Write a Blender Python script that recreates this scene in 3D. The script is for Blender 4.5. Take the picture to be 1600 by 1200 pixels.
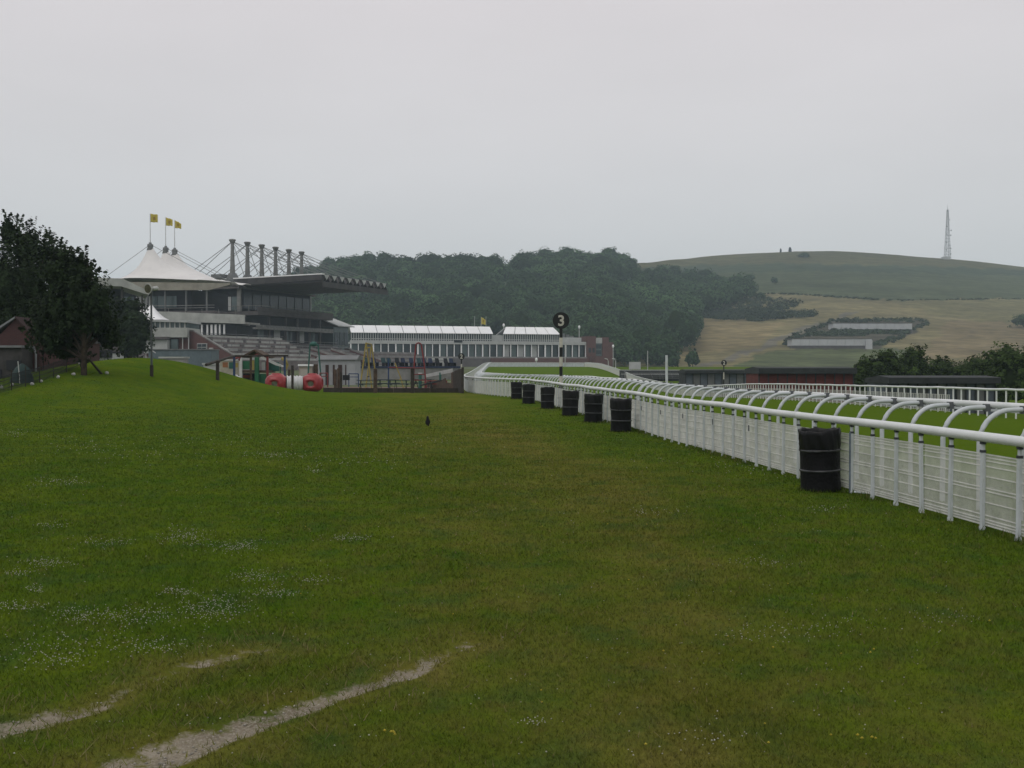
import bpy, math, random
import numpy as np
from mathutils import Vector, Matrix

for _o in list(bpy.data.objects):
    bpy.data.objects.remove(_o, do_unlink=True)
SC = bpy.context.scene
COL = SC.collection
random.seed(7)
RNG = np.random.default_rng(11)
R = math.radians

# ------------------------------------------------------------------ camera
CZ = 1.72
PITCH = math.atan(25 / 1600)
cam_d = bpy.data.cameras.new('camera')
cam_d.sensor_width = 36.0
cam_d.lens = 36.0
cam_d.clip_start = 0.05
cam_d.clip_end = 6000
cam = bpy.data.objects.new('camera', cam_d)
COL.objects.link(cam)
cam.location = (0, 0, CZ)
cam.rotation_euler = (math.pi / 2 - PITCH, 0, 0)
SC.camera = cam

# ------------------------------------------------------------------ sky
SUN_EL, SUN_AZ = 52.0, 215.0
world = bpy.data.worlds.new('World')
SC.world = world
world.use_nodes = True
nt = world.node_tree
nt.nodes.clear()
w_out = nt.nodes.new('ShaderNodeOutputWorld')
w_bg = nt.nodes.new('ShaderNodeBackground')
w_sky = nt.nodes.new('ShaderNodeTexSky')
w_sky.sky_type = 'NISHITA'
w_sky.sun_disc = False
w_sky.sun_elevation = R(SUN_EL)
w_sky.sun_rotation = R(SUN_AZ)
w_sky.air_density = 1.0
w_sky.dust_density = 4.0
w_tc = nt.nodes.new('ShaderNodeTexCoord')
w_sep = nt.nodes.new('ShaderNodeSeparateXYZ')
w_ramp = nt.nodes.new('ShaderNodeValToRGB')       # overcast cloud layer: elevation -> radiance
els = w_ramp.color_ramp.elements
els[0].position = 0.0; els[0].color = (0.690, 0.722, 0.735, 1)
els[1].position = 1.0; els[1].color = (0.80, 0.79, 0.80, 1)
for pos, c in ((0.10, (0.708, 0.722, 0.732, 1)), (0.22, (0.745, 0.728, 0.738, 1)), (0.36, (0.765, 0.722, 0.736, 1)), (0.6, (0.75, 0.735, 0.745, 1))):
    e = els.new(pos); e.color = c
w_noise = nt.nodes.new('ShaderNodeTexNoise')
w_noise.inputs['Scale'].default_value = 2.2
w_noise.inputs['Detail'].default_value = 5
w_map = nt.nodes.new('ShaderNodeMapping')
w_map.inputs['Scale'].default_value = (1, 1, 3.5)
w_mr = nt.nodes.new('ShaderNodeMapRange')
w_mr.inputs['From Min'].default_value = 0.3; w_mr.inputs['From Max'].default_value = 0.7
w_mr.inputs['To Min'].default_value = 0.955; w_mr.inputs['To Max'].default_value = 1.035
w_mul = nt.nodes.new('ShaderNodeVectorMath'); w_mul.operation = 'SCALE'
w_str = nt.nodes.new('ShaderNodeVectorMath'); w_str.operation = 'SCALE'
w_str.inputs['Scale'].default_value = 0.10
w_mix = nt.nodes.new('ShaderNodeMix'); w_mix.data_type = 'RGBA'
w_mix.inputs[0].default_value = 0.94               # thickness of the cloud in front of the clear sky
L = nt.links.new
L(w_tc.outputs['Generated'], w_sep.inputs[0])
L(w_sep.outputs['Z'], w_ramp.inputs[0])
L(w_tc.outputs['Generated'], w_map.inputs[0])
L(w_map.outputs[0], w_noise.inputs['Vector'])
L(w_noise.outputs[0], w_mr.inputs['Value'])
L(w_ramp.outputs[0], w_mul.inputs[0])
L(w_mr.outputs[0], w_mul.inputs['Scale'])
L(w_sky.outputs[0], w_str.inputs[0])
L(w_str.outputs[0], w_mix.inputs[6])
L(w_mul.outputs[0], w_mix.inputs[7])
L(w_mix.outputs[2], w_bg.inputs['Color'])
w_bg.inputs['Strength'].default_value = 1.0
L(w_bg.outputs[0], w_out.inputs['Surface'])

# ------------------------------------------------------------------ sun (veiled by cloud)
sun_d = bpy.data.lights.new('sun', 'SUN')
sun_d.energy = 0.55
sun_d.angle = R(25)
sun_d.color = (1.0, 0.97, 0.92)
sun = bpy.data.objects.new('sun', sun_d)
COL.objects.link(sun)
_az = R(SUN_AZ); _el = R(SUN_EL)
_to = Vector((math.sin(_az) * math.cos(_el), math.cos(_az) * math.cos(_el), math.sin(_el)))
sun.rotation_euler = (-_to).to_track_quat('-Z', 'Y').to_euler()

SC.view_settings.view_transform = 'Standard'
SC.view_settings.look = 'None'
SC.view_settings.exposure = 0.0
SC.view_settings.gamma = 1.0
SC.view_settings.use_curve_mapping = False
SC.render.engine = 'CYCLES'
SC.cycles.max_bounces = 6
SC.cycles.volume_bounces = 1
SC.cycles.transparent_max_bounces = 16
SC.cycles.use_denoising = True

# ------------------------------------------------------------------ projection and terrain helpers
_cp, _sp = math.cos(PITCH), math.sin(PITCH)
def P(px, py, Y):
    """world point seen at photo pixel (px, py) at depth Y metres"""
    a, b = (px - 800) / 1600, -(py - 600) / 1600
    dy = _cp + b * _sp
    dz = -_sp + b * _cp
    k = Y / dy
    return Vector((a * k, Y, CZ + dz * k))

def sst(a, b, x):
    t = np.clip((np.asarray(x, float) - a) / (b - a), 0, 1)
    return t * t * (3 - 2 * t)

def H(x, y):
    x = np.asarray(x, float); y = np.asarray(y, float)
    z = -0.05 + 0.14 * sst(10, 55, y)
    z = z + 1.95 * sst(90, 285, y)
    z = z - 1.5 * np.exp(-((y - 140) / 55.0) ** 2) * sst(0, 16, x)
    z = z - 0.9 * sst(20.5, 27, x) * sst(15, 35, y) * (1 - sst(200, 280, y))
    g = sst(24, 54, y) * (1 - sst(54, 70, y))
    w = np.where(x > -19.5, 5.8, 3.7)
    z = z + 2.15 * np.exp(-((x + 19.5) / w) ** 2) * g
    z = z - 0.34 * sst(8, 18, x) * sst(20, 34, y) * (1 - sst(110, 150, y))
    z = z + 0.15 * sst(-3, -12, x) * sst(3, 20, y) * (1 - sst(26, 45, y))
    # mown, rolled ground is never quite flat
    z = z + 0.018 * np.sin(x * 0.9 + 0.3 * y) * np.sin(y * 0.55 + 1.0) * (1 - sst(40, 70, y))
    return z

def Hs(x, y):
    return float(H(x, y))

def gp(px, py):
    """ground point under a photo pixel"""
    D = 6.0
    a = P(px, py, 1.0) - Vector((0, 0, CZ))
    lo, hi = 1.0, 600.0
    prev = 1.0
    y = 1.0
    while y < 600:
        if CZ + a.z * y < Hs(a.x * y, y):
            lo, hi = prev, y
            break
        prev = y
        y *= 1.03
    for _ in range(30):
        m = (lo + hi) / 2
        if CZ + a.z * m < Hs(a.x * m, m): hi = m
        else: lo = m
    return Vector((a.x * hi, hi, Hs(a.x * hi, hi)))

# ------------------------------------------------------------------ materials
MATS = {}
def mat(name, col, rough=0.7, var=0.15, scale=3.0, bump=0.0, bscale=40.0, metallic=0.0, col2=None, spec=0.3, attr=None, trans=0.0):
    """procedural material: noise-mottled colour, noise bump"""
    if name in MATS: return MATS[name]
    m = bpy.data.materials.new(name); m.use_nodes = True
    t = m.node_tree; n = t.nodes; l = t.links.new
    b = n['Principled BSDF']
    b.inputs['Roughness'].default_value = rough
    b.inputs['Metallic'].default_value = metallic
    b.inputs['Specular IOR Level'].default_value = spec
    tc = n.new('ShaderNodeNewGeometry')
    nz = n.new('ShaderNodeTexNoise'); nz.inputs['Scale'].default_value = scale; nz.inputs['Detail'].default_value = 6
    nz.inputs['Roughness'].default_value = 0.65
    l(tc.outputs['Position'], nz.inputs['Vector'])
    rp = n.new('ShaderNodeMapRange'); rp.inputs['From Min'].default_value = 0.3; rp.inputs['From Max'].default_value = 0.7
    l(nz.outputs[0], rp.inputs['Value'])
    mx = n.new('ShaderNodeMix'); mx.data_type = 'RGBA'
    c2 = col2 if col2 else tuple(max(0, c * (1 - 2 * var)) for c in col)
    c1 = col if col2 else tuple(min(1, c * (1 + var * 0.6)) for c in col)
    mx.inputs[6].default_value = (*c2, 1); mx.inputs[7].default_value = (*c1, 1)
    l(rp.outputs[0], mx.inputs[0])
    out = mx.outputs[2]
    if attr:
        at = n.new('ShaderNodeAttribute'); at.attribute_name = attr
        mr = n.new('ShaderNodeMapRange'); mr.inputs['To Min'].default_value = 0.45; mr.inputs['To Max'].default_value = 1.55
        l(at.outputs['Fac'], mr.inputs['Value'])
        vm = n.new('ShaderNodeVectorMath'); vm.operation = 'SCALE'
        l(out, vm.inputs[0]); l(mr.outputs[0], vm.inputs['Scale'])
        out = vm.outputs[0]
    l(out, b.inputs['Base Color'])
    if trans > 0:
        tr = n.new('ShaderNodeBsdfTranslucent'); l(out, tr.inputs['Color'])
        ms = n.new('ShaderNodeMixShader'); ms.inputs[0].default_value = trans
        l(b.outputs[0], ms.inputs[1]); l(tr.outputs[0], ms.inputs[2])
        l(ms.outputs[0], n['Material Output'].inputs['Surface'])
    if bump > 0:
        bz = n.new('ShaderNodeTexNoise'); bz.inputs['Scale'].default_value = bscale; bz.inputs['Detail'].default_value = 4
        l(tc.outputs['Position'], bz.inputs['Vector'])
        bm = n.new('ShaderNodeBump'); bm.inputs['Strength'].default_value = bump; bm.inputs['Distance'].default_value = 0.05
        l(bz.outputs[0], bm.inputs['Height']); l(bm.outputs[0], b.inputs['Normal'])
    MATS[name] = m
    return m

def brick_mat(name, c1, c2, mortar, bw=0.22, bh=0.075):
    if name in MATS: return MATS[name]
    m = bpy.data.materials.new(name); m.use_nodes = True
    t = m.node_tree; n = t.nodes; l = t.links.new
    b = n['Principled BSDF']; b.inputs['Roughness'].default_value = 0.85
    tc = n.new('ShaderNodeNewGeometry')
    sp = n.new('ShaderNodeSeparateXYZ'); cb = n.new('ShaderNodeCombineXYZ'); ad = n.new('ShaderNodeMath')
    l(tc.outputs['Position'], sp.inputs[0]); l(sp.outputs['X'], ad.inputs[0]); l(sp.outputs['Y'], ad.inputs[1])
    l(ad.outputs[0], cb.inputs['X']); l(sp.outputs['Z'], cb.inputs['Y'])
    br = n.new('ShaderNodeTexBrick'); br.inputs['Scale'].default_value = 1.0
    br.inputs['Brick Width'].default_value = bw; br.inputs['Row Height'].default_value = bh; br.inputs['Mortar Size'].default_value = 0.008
    br.inputs['Color1'].default_value = (*c1, 1); br.inputs['Color2'].default_value = (*c2, 1); br.inputs['Mortar'].default_value = (*mortar, 1)
    l(cb.outputs[0], br.inputs['Vector'])
    nz = n.new('ShaderNodeTexNoise'); nz.inputs['Scale'].default_value = 0.8; nz.inputs['Detail'].default_value = 5
    l(tc.outputs['Position'], nz.inputs['Vector'])
    mr = n.new('ShaderNodeMapRange'); mr.inputs['To Min'].default_value = 0.6; mr.inputs['To Max'].default_value = 1.3
    l(nz.outputs[0], mr.inputs['Value'])
    vm = n.new('ShaderNodeVectorMath'); vm.operation = 'SCALE'
    l(br.outputs[0], vm.inputs[0]); l(mr.outputs[0], vm.inputs['Scale']); l(vm.outputs[0], b.inputs['Base Color'])
    MATS[name] = m
    return m

# ------------------------------------------------------------------ mesh helpers
class MB:
    """collects shapes in world coordinates; build() links them as ONE mesh object"""
    def __init__(s): s.v = []; s.f = []; s.sm = []
    def add(s, vs, fs, smooth=False):
        k = len(s.v); s.v += [tuple(p) for p in vs]
        for f in fs: s.f.append(tuple(i + k for i in f)); s.sm.append(smooth)
        return s
    def prism(s, poly, vec):
        n = len(poly); vec = Vector(vec)
        a = [Vector(p) for p in poly]; b = [p + vec for p in a]
        fs = [tuple(range(n - 1, -1, -1)), tuple(range(n, 2 * n))]
        for i in range(n): j = (i + 1) % n; fs.append((i, j, n + j, n + i))
        return s.add(a + b, fs)
    def box(s, x0, x1, y0, y1, z0, z1):
        return s.prism([(x0, y0, z0), (x1, y0, z0), (x1, y1, z0), (x0, y1, z0)], (0, 0, z1 - z0))
    def tube(s, pts, r, n=8, r2=None):
        pts = [Vector(p) for p in pts]; m = len(pts); vs = []
        for i, p in enumerate(pts):
            if i == 0: t = pts[1] - pts[0]
            elif i == m - 1: t = pts[-1] - pts[-2]
            else: t = pts[i + 1] - pts[i - 1]
            t.normalize()
            ref = Vector((0, 0, 1)) if abs(t.z) < 0.9 else Vector((0, 1, 0))
            a = t.cross(ref).normalized()
            if i and a.dot(pa) < 0: a = -a
            b = t.cross(a).normalized(); pa = a
            rr = r[i] if isinstance(r, (list, tuple)) else (r if r2 is None else r + (r2 - r) * i / (m - 1))
            for k in range(n):
                th = 2 * math.pi * k / n
                vs.append(p + a * (rr * math.cos(th)) + b * (rr * math.sin(th)))
        fs = []
        for i in range(m - 1):
            for k in range(n):
                k2 = (k + 1) % n
                fs.append((i * n + k, i * n + k2, (i + 1) * n + k2, (i + 1) * n + k))
        s.add(vs, fs, True)
        s.add(vs[:n], [tuple(range(n - 1, -1, -1))]); s.add(vs[-n:], [tuple(range(n))])
        return s
    def lathe(s, prof, c=(0, 0, 0), n=20, wob=None):
        vs = []; m = len(prof)
        for i, (r, z) in enumerate(prof):
            for k in range(n):
                th = 2 * math.pi * k / n
                rr = r * (wob(th, z) if wob else 1)
                vs.append((c[0] + rr * math.cos(th), c[1] + rr * math.sin(th), c[2] + z))
        fs = []
        for i in range(m - 1):
            for k in range(n):
                k2 = (k + 1) % n
                fs.append((i * n + k, i * n + k2, (i + 1) * n + k2, (i + 1) * n + k))
        return s.add(vs, fs, True)
    def blob(s, c, rad, n=8, m=6, jit=0.1, rnd=random):
        vs = []; fs = []
        for i in range(m + 1):
            ph = math.pi * i / m
            for k in range(n):
                th = 2 * math.pi * k / n
                q = 1 + rnd.uniform(-jit, jit)
                vs.append((c[0] + rad[0] * q * math.sin(ph) * math.cos(th), c[1] + rad[1] * q * math.sin(ph) * math.sin(th), c[2] + rad[2] * math.cos(ph) * q))
        for i in range(m):
            for k in range(n):
                k2 = (k + 1) % n
                fs.append((i * n + k, (i + 1) * n + k, (i + 1) * n + k2, i * n + k2))
        return s.add(vs, fs, True)
    def mesh(s, name, material, off=(0, 0, 0)):
        me = bpy.data.meshes.new(name)
        o = Vector(off)
        me.from_pydata([(p[0] - o.x, p[1] - o.y, p[2] - o.z) for p in s.v], [], s.f)
        me.polygons.foreach_set('use_smooth', s.sm)
        me.update()
        if material is not None: me.materials.append(material)
        return me
    def build(s, name, material, parent=None, label=None):
        """world-coordinate mesh; parent is an unrotated Empty or part"""
        off = origin(parent) if parent else Vector((0, 0, 0))
        ob = bpy.data.objects.new(name, s.mesh(name, material, off))
        COL.objects.link(ob)
        if parent: ob.parent = parent
        if label: ob['label'] = label
        return ob

def origin(o):
    p = Vector((0, 0, 0))
    while o is not None:
        p = p + o.location; o = o.parent
    return p

def thing(name, label, cat, loc=(0, 0, 0), group=None):
    o = bpy.data.objects.new(name, None); COL.objects.link(o)
    o.empty_display_size = 0.3
    o.location = loc; o['label'] = label; o['category'] = cat
    if group: o['group'] = group
    return o

def tag(o, label, cat, group=None):
    o['label'] = label; o['category'] = cat
    if group: o['group'] = group
    return o

def inst(name, me, parent, loc, rz=0, label=None):
    """object sharing mesh data, placed in the parent's own coordinates"""
    o = bpy.data.objects.new(name, me); COL.objects.link(o)
    if parent: o.parent = parent
    o.location = loc; o.rotation_euler = (0, 0, rz)
    if label: o['label'] = label
    return o

def copy_tree(o, parent=None):
    c = o.copy(); COL.objects.link(c); c.parent = parent
    for ch in o.children: copy_tree(ch, c)
    return c

def rehome(o):
    """top-level one-mesh thing: move the origin to its base"""
    me = o.data
    co = np.empty(len(me.vertices) * 3, np.float32); me.vertices.foreach_get('co', co); co = co.reshape(-1, 3)
    b = Vector(((co[:, 0].min() + co[:, 0].max()) / 2, (co[:, 1].min() + co[:, 1].max()) / 2, co[:, 2].min()))
    me.transform(Matrix.Translation(-b)); o.location = b
    return o

class Frame:
    def __init__(s, ox, oy, ux, uy):
        k = math.hypot(ux, uy); s.o = (ox, oy); s.u = (ux / k, uy / k); s.v = (uy / k, -ux / k)
    def p(s, u, v, z):
        return Vector((s.o[0] + s.u[0] * u + s.v[0] * v, s.o[1] + s.u[1] * u + s.v[1] * v, z))
    def box(s, mb, u0, u1, v0, v1, z0, z1):
        return mb.prism([s.p(u0, v0, z0), s.p(u1, v0, z0), s.p(u1, v1, z0), s.p(u0, v1, z0)], (0, 0, z1 - z0))
    def uvec(s, k): return Vector((s.u[0] * k, s.u[1] * k, 0))
    def vvec(s, k): return Vector((s.v[0] * k, s.v[1] * k, 0))

def np_mesh(name, V, F4=None, F3=None, material=None, attrs=None, smooth=False):
    """fast mesh from arrays; F4 (n,4) or F3 (n,3)"""
    me = bpy.data.meshes.new(name)
    V = np.asarray(V, np.float32)
    loops = []; starts = []; k = 0; nf = 0
    if F4 is not None and len(F4):
        loops.append(np.asarray(F4, np.int32).ravel()); starts.append(np.arange(len(F4)) * 4); k = len(F4) * 4; nf += len(F4)
    if F3 is not None and len(F3):
        loops.append(np.asarray(F3, np.int32).ravel()); starts.append(k + np.arange(len(F3)) * 3); nf += len(F3)
    loops = np.concatenate(loops); starts = np.concatenate(starts).astype(np.int32)
    me.vertices.add(len(V)); me.vertices.foreach_set('co', V.ravel())
    me.loops.add(len(loops)); me.loops.foreach_set('vertex_index', loops)
    me.polygons.add(nf); me.polygons.foreach_set('loop_start', starts)
    if smooth: me.polygons.foreach_set('use_smooth', np.ones(nf, bool))
    me.update(calc_edges=True)
    for an, (dom, typ, data) in (attrs or {}).items():
        a = me.attributes.new(an, typ, dom)
        a.data.foreach_set('color' if 'COLOR' in typ else ('vector' if typ == 'FLOAT_VECTOR' else 'value'), np.asarray(data, np.float32).ravel())
    if material is not None: me.materials.append(material)
    return me

def path_sample(pts, step, s0=0.0):
    """points every step metres along an XY polyline: list of (x, y, tx, ty, s)"""
    out = []; acc = 0.0; nxt = s0
    for (x0, y0), (x1, y1) in zip(pts[:-1], pts[1:]):
        d = math.hypot(x1 - x0, y1 - y0); tx, ty = (x1 - x0) / d, (y1 - y0) / d
        while nxt <= acc + d:
            k = nxt - acc
            out.append((x0 + tx * k, y0 + ty * k, tx, ty, nxt)); nxt += step
        acc += d
    return out

def smooth_path(pts, it=2):
    for _ in range(it):
        q = [pts[0]]
        for a, b in zip(pts[:-1], pts[1:]):
            q.append((a[0] * .75 + b[0] * .25, a[1] * .75 + b[1] * .25)); q.append((a[0] * .25 + b[0] * .75, a[1] * .25 + b[1] * .75))
        q.append(pts[-1]); pts = q
    return pts
# ================================================================== GROUND
RUTS = [([(180, 1210), (260, 1178), (330, 1150), (430, 1118), (560, 1075), (640, 1050), (690, 1025), (740, 1003)], [.17, .17, .14, .10, .07, .11, .03, .06]),
        ([(-60, 1155), (0, 1138), (80, 1120), (150, 1104), (210, 1072), (280, 1044), (340, 1030), (420, 1012)], [.13, .12, .11, .09, .0, .06, .075, .03])]
RUTS = [([tuple(gp(*q)[:2]) for q in pts], ws) for pts, ws in RUTS]

def rut_field(x, y):
    """>0 inside a bare wheel rut (metres from its edge)"""
    best = np.full(np.shape(x), -9.0)
    for pts, ws in RUTS:
        for (a, b), (wa, wb) in zip(zip(pts[:-1], pts[1:]), zip(ws[:-1], ws[1:])):
            dx, dy = b[0] - a[0], b[1] - a[1]
            t = np.clip(((x - a[0]) * dx + (y - a[1]) * dy) / (dx * dx + dy * dy), 0, 1)
            d = np.hypot(x - a[0] - t * dx, y - a[1] - t * dy)
            best = np.maximum(best, (wa + (wb - wa) * t) - d)
    return best

FENCE = smooth_path([(5.75, 4.5), (5.2, 10), (3.2, 30), (1.2, 50), (0.5, 55.5), (-0.9, 59.5), (-2.2, 64.5), (-3.4, 72), (-4.6, 100), (-5.6, 160), (-6.9, 270)], 2)
FARRAIL = smooth_path([(21.0, 22), (20.2, 40), (19.6, 90), (19.2, 150), (19.6, 220), (20.3, 287)], 2)
_fy = np.array([p[1] for p in FENCE]); _fx = np.array([p[0] for p in FENCE])
_ry = np.array([p[1] for p in FARRAIL]); _rx = np.array([p[0] for p in FARRAIL])

def wob(x, y):
    return (np.sin(x * 1.3 + 0.7 * y) + np.sin(0.8 * x - 1.1 * y + 2) + np.sin(2.3 * x + 1.9 * y + 1) * .6 + np.sin(0.31 * x + 0.23 * y)) / 3.6

def zone(x, y):
    rf = rut_field(x, y)
    dirt = np.clip((rf + 0.06) / 0.12, 0, 1)
    near_rut = np.clip((rf + 0.75) / 0.75, 0, 1)
    fx = np.interp(y, _fy, _fx); rx = np.interp(y, _ry, _rx)
    track = sst(0.3, 0.7, x - fx) * sst(-0.3, 0.3, rx - x) * (1 - sst(283, 287, y))
    apron = sst(84, 92, y) * (1 - sst(0.0, 1.0, x - fx)) * (1 - sst(-30, -60, x) * 0) * 0.9
    apron = np.maximum(apron, sst(290, 300, y) * 0.5)
    # the worn line people walk, curving from the lower left toward the drums
    cx = np.interp(y, [0, 5, 9, 16, 30, 60, 80], [0.4, 0.5, 1.2, 0.8, -1.5, -4.0, -6])
    wd = np.interp(y, [0, 5, 10, 30, 80], [2.4, 2.2, 2.0, 3.0, 6])
    lane = 0.5 + 0.5 * np.sin((x - cx) * 3.6 / np.interp(y, [0, 10, 40], [1, 1.1, 2.2]) + .8 * wob(x * .4, y * .3))
    dry = (0.50 + 0.30 * lane) * np.exp(-((x - cx) / wd) ** 2) + 0.24 * wob(x * 0.8, y * 0.45) + 0.07
    dry = np.maximum(dry, near_rut * 0.95)
    green = sst(-0.8, -3.0, x - np.interp(y, [0, 6, 20, 60], [0, -0.6, -4, -10]))
    dry = dry - 0.55 * green
    dry = np.clip(dry - 0.5 * track, 0, 1)
    return np.stack([dirt, track, apron, dry], -1)

def ground_mat(name, blade=False):
    m = bpy.data.materials.new(name); m.use_nodes = True
    t = m.node_tree; n = t.nodes; l = t.links.new
    b = n['Principled BSDF']; b.inputs['Roughness'].default_value = 0.9 if not blade else 0.6
    b.inputs['Specular IOR Level'].default_value = 0.0 if not blade else 0.12
    geo = n.new('ShaderNodeNewGeometry')
    at = n.new('ShaderNodeAttribute'); at.attribute_name = 'zone'
    sp = n.new('ShaderNodeSeparateColor'); l(at.outputs['Color'], sp.inputs[0])
    def noise(s, d=6, r=0.6):
        z = n.new('ShaderNodeTexNoise'); z.inputs['Scale'].default_value = s; z.inputs['Detail'].default_value = d; z.inputs['Roughness'].default_value = r
        l(geo.outputs['Position'], z.inputs['Vector']); return z.outputs[0]
    def rng(v, a, c, lo=0, hi=1):
        z = n.new('ShaderNodeMapRange'); z.inputs['From Min'].default_value = a; z.inputs['From Max'].default_value = c
        z.inputs['To Min'].default_value = lo; z.inputs['To Max'].default_value = hi; l(v, z.inputs['Value']); return z.outputs[0]
    def mix(f, a, c):
        z = n.new('ShaderNodeMix'); z.data_type = 'RGBA'
        if isinstance(f, float): z.inputs[0].default_value = f
        else: l(f, z.inputs[0])
        for k, q in ((6, a), (7, c)):
            if isinstance(q, tuple): z.inputs[k].default_value = (*q, 1)
            else: l(q, z.inputs[k])
        return z.outputs[2]
    def mth(op, a, c):
        z = n.new('ShaderNodeMath'); z.operation = op; z.use_clamp = op == 'ADD'
        for k, q in ((0, a), (1, c)):
            if isinstance(q, (int, float)): z.inputs[k].default_value = q
            else: l(q, z.inputs[k])
        return z.outputs[0]
    nA, nB, nC = noise(0.6, 6, .7), noise(3.2, 6, 0.7), noise(34, 4, 0.7)
    g1 = mix(rng(nA, .35, .65), (0.046, 0.118, 0.004), (0.138, 0.190, 0.010))
    g2 = mix(rng(nB, .3, .7), g1, (0.086, 0.126, 0.014))
    dryf = mth('ADD', at.outputs['Alpha'], rng(nB, .3, .7, -.22, .22))
    dryc = mix(rng(nA, .35, .65), (0.112, 0.124, 0.015), (0.200, 0.172, 0.045))
    turf = mix(rng(dryf, 0.20, 1.05), g2, dryc)
    nD, nE = noise(1.7, 5, .65), noise(6.5, 5, .7)
    turf = mix(rng(nD, .50, .70, 0, .65), turf, (0.040, 0.100, 0.024))      # clover leaf, bluer green
    turf = mix(rng(nE, .56, .74, 0, .60), turf, (0.140, 0.098, 0.034))      # thatch showing through
    turf = mix(mth('MULTIPLY', sp.outputs['Green'], 0.85), turf, mix(rng(nB, .3, .7), (0.080, 0.145, 0.009), (0.110, 0.170, 0.014)))
    turf = mix(rng(nC, .35, .7), mix(0.30, turf, (0.035, 0.05, 0.010)), turf)
    if blade:
        ra = n.new('ShaderNodeAttribute'); ra.attribute_name = 'rnd'
        vm = n.new('ShaderNodeVectorMath'); vm.operation = 'SCALE'
        l(turf, vm.inputs[0]); l(rng(ra.outputs['Fac'], 0, 1, .78, 1.42), vm.inputs['Scale'])
        straw = mix(rng(ra.outputs['Fac'], .93, .97), vm.outputs[0], (0.22, 0.185, 0.085))
        l(straw, b.inputs['Base Color'])
        tr = n.new('ShaderNodeBsdfTranslucent'); l(straw, tr.inputs['Color'])
        ms = n.new('ShaderNodeMixShader'); ms.inputs[0].default_value = 0.25
        l(b.outputs[0], ms.inputs[1]); l(tr.outputs[0], ms.inputs[2]); l(ms.outputs[0], n['Material Output'].inputs['Surface'])
        return m
    apr = mix(rng(noise(0.15, 5), .4, .6), (0.16, 0.165, 0.13), (0.10, 0.13, 0.05))
    turf = mix(sp.outputs['Blue'], turf, apr)
    soil = mix(rng(nB, .3, .7), (0.14, 0.115, 0.078), (0.34, 0.295, 0.225))
    soil = mix(rng(noise(60, 3), .45, .7), soil, (0.36, 0.325, 0.265))
    dm = mth('ADD', sp.outputs['Red'], rng(noise(4.6, 8, .80), .3, .7, -.70, .45))
    col = mix(rng(dm, .38, .78), turf, soil)
    l(col, b.inputs['Base Color'])
    bm = n.new('ShaderNodeBump'); bm.inputs['Strength'].default_value = 0.9; bm.inputs['Distance'].default_value = 0.03
    l(nC, bm.inputs['Height']); l(bm.outputs[0], b.inputs['Normal'])
    return m

M_GROUND = ground_mat('turf_ground')
th = np.concatenate([np.radians(np.arange(-180, -36, 6.0)), np.radians(np.arange(-36, 36.01, 0.2)), np.radians(np.arange(42, 180, 6.0))])
rr = np.concatenate([[0.0], 1.0 * 1.0175 ** np.arange(0, 452)])
TH, RR = np.meshgrid(th, rr)
GX, GY = RR * np.sin(TH), RR * np.cos(TH)
rutd = np.clip(rut_field(GX, GY) + 0.02, 0, 0.1)
GZ = H(GX, GY) - rutd * 0.35
V = np.stack([GX, GY, GZ], -1).reshape(-1, 3)
nr, nc = GX.shape
i = np.arange(nr - 1)[:, None]; j = np.arange(nc)[None, :]; j2 = (j + 1) % nc
F4 = np.stack([i * nc + j + 0 * j2, i * nc + j2, (i + 1) * nc + j2, (i + 1) * nc + j], -1).reshape(-1, 4)
me = np_mesh('ground', V, F4[:, ::-1], None, M_GROUND, {'zone': ('POINT', 'FLOAT_COLOR', zone(GX.ravel(), GY.ravel()))}, True)
ground = bpy.data.objects.new('ground', me); COL.objects.link(ground); ground['kind'] = 'structure'

# ------------------------------------------------------------------ grass blades on the near turf
NB = 780000
u = RNG.random(NB)
by = 3.4 * (62 / 3.4) ** u
bx = (RNG.random(NB) * 2 - 1) * (0.54 * by + 2.6)
z = zone(bx, by)
rf = rut_field(bx, by)
brk = wob(bx * 9 + 1, by * 7) + .6 * wob(bx * 23, by * 19)
keep = (rf < 0.0) | (RNG.random(NB) < np.clip(0.16 + .75 * brk, .05, .9))
keep &= (rf < -0.12) | (RNG.random(NB) < 0.65)
fx = np.interp(by, _fy, _fx)
keep &= (bx < fx + 3.0) & (RNG.random(NB) > sst(14, 60, by))
bx, by, z, rf = bx[keep], by[keep], z[keep], rf[keep]
n = len(bx)
bz = H(bx, by) - 0.004
patch = 0.5 + 0.5 * wob(bx * 2.2 + 3, by * 2.0)
tall = 0.011 + 0.016 * RNG.random(n) + 0.016 * patch
edge = (rf > -0.35) & (rf < 0.02) & (RNG.random(n) < 0.10)
tall[edge] += 0.045 * RNG.random(edge.sum()) ** 2
wdt = np.clip(0.0012 * by, 0.0045, 0.04) * (0.7 + 0.6 * RNG.random(n))
ang = RNG.random(n) * 2 * np.pi
ln = RNG.normal(0, 0.6, (n, 2)) * tall[:, None]
cx, sx = np.cos(ang) * wdt / 2, np.sin(ang) * wdt / 2
V = np.empty((n, 3, 3), np.float32)
V[:, 0] = np.stack([bx - cx, by - sx, bz], -1)
V[:, 1] = np.stack([bx + cx, by + sx, bz], -1)
V[:, 2] = np.stack([bx + ln[:, 0], by + ln[:, 1], bz + tall], -1)
rnd = RNG.random(n) * 0.93
rnd[(RNG.random(n) < 0.006 + 0.018 * z[:, 3]) | (edge & (RNG.random(n) < .5))] = 0.98
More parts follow.
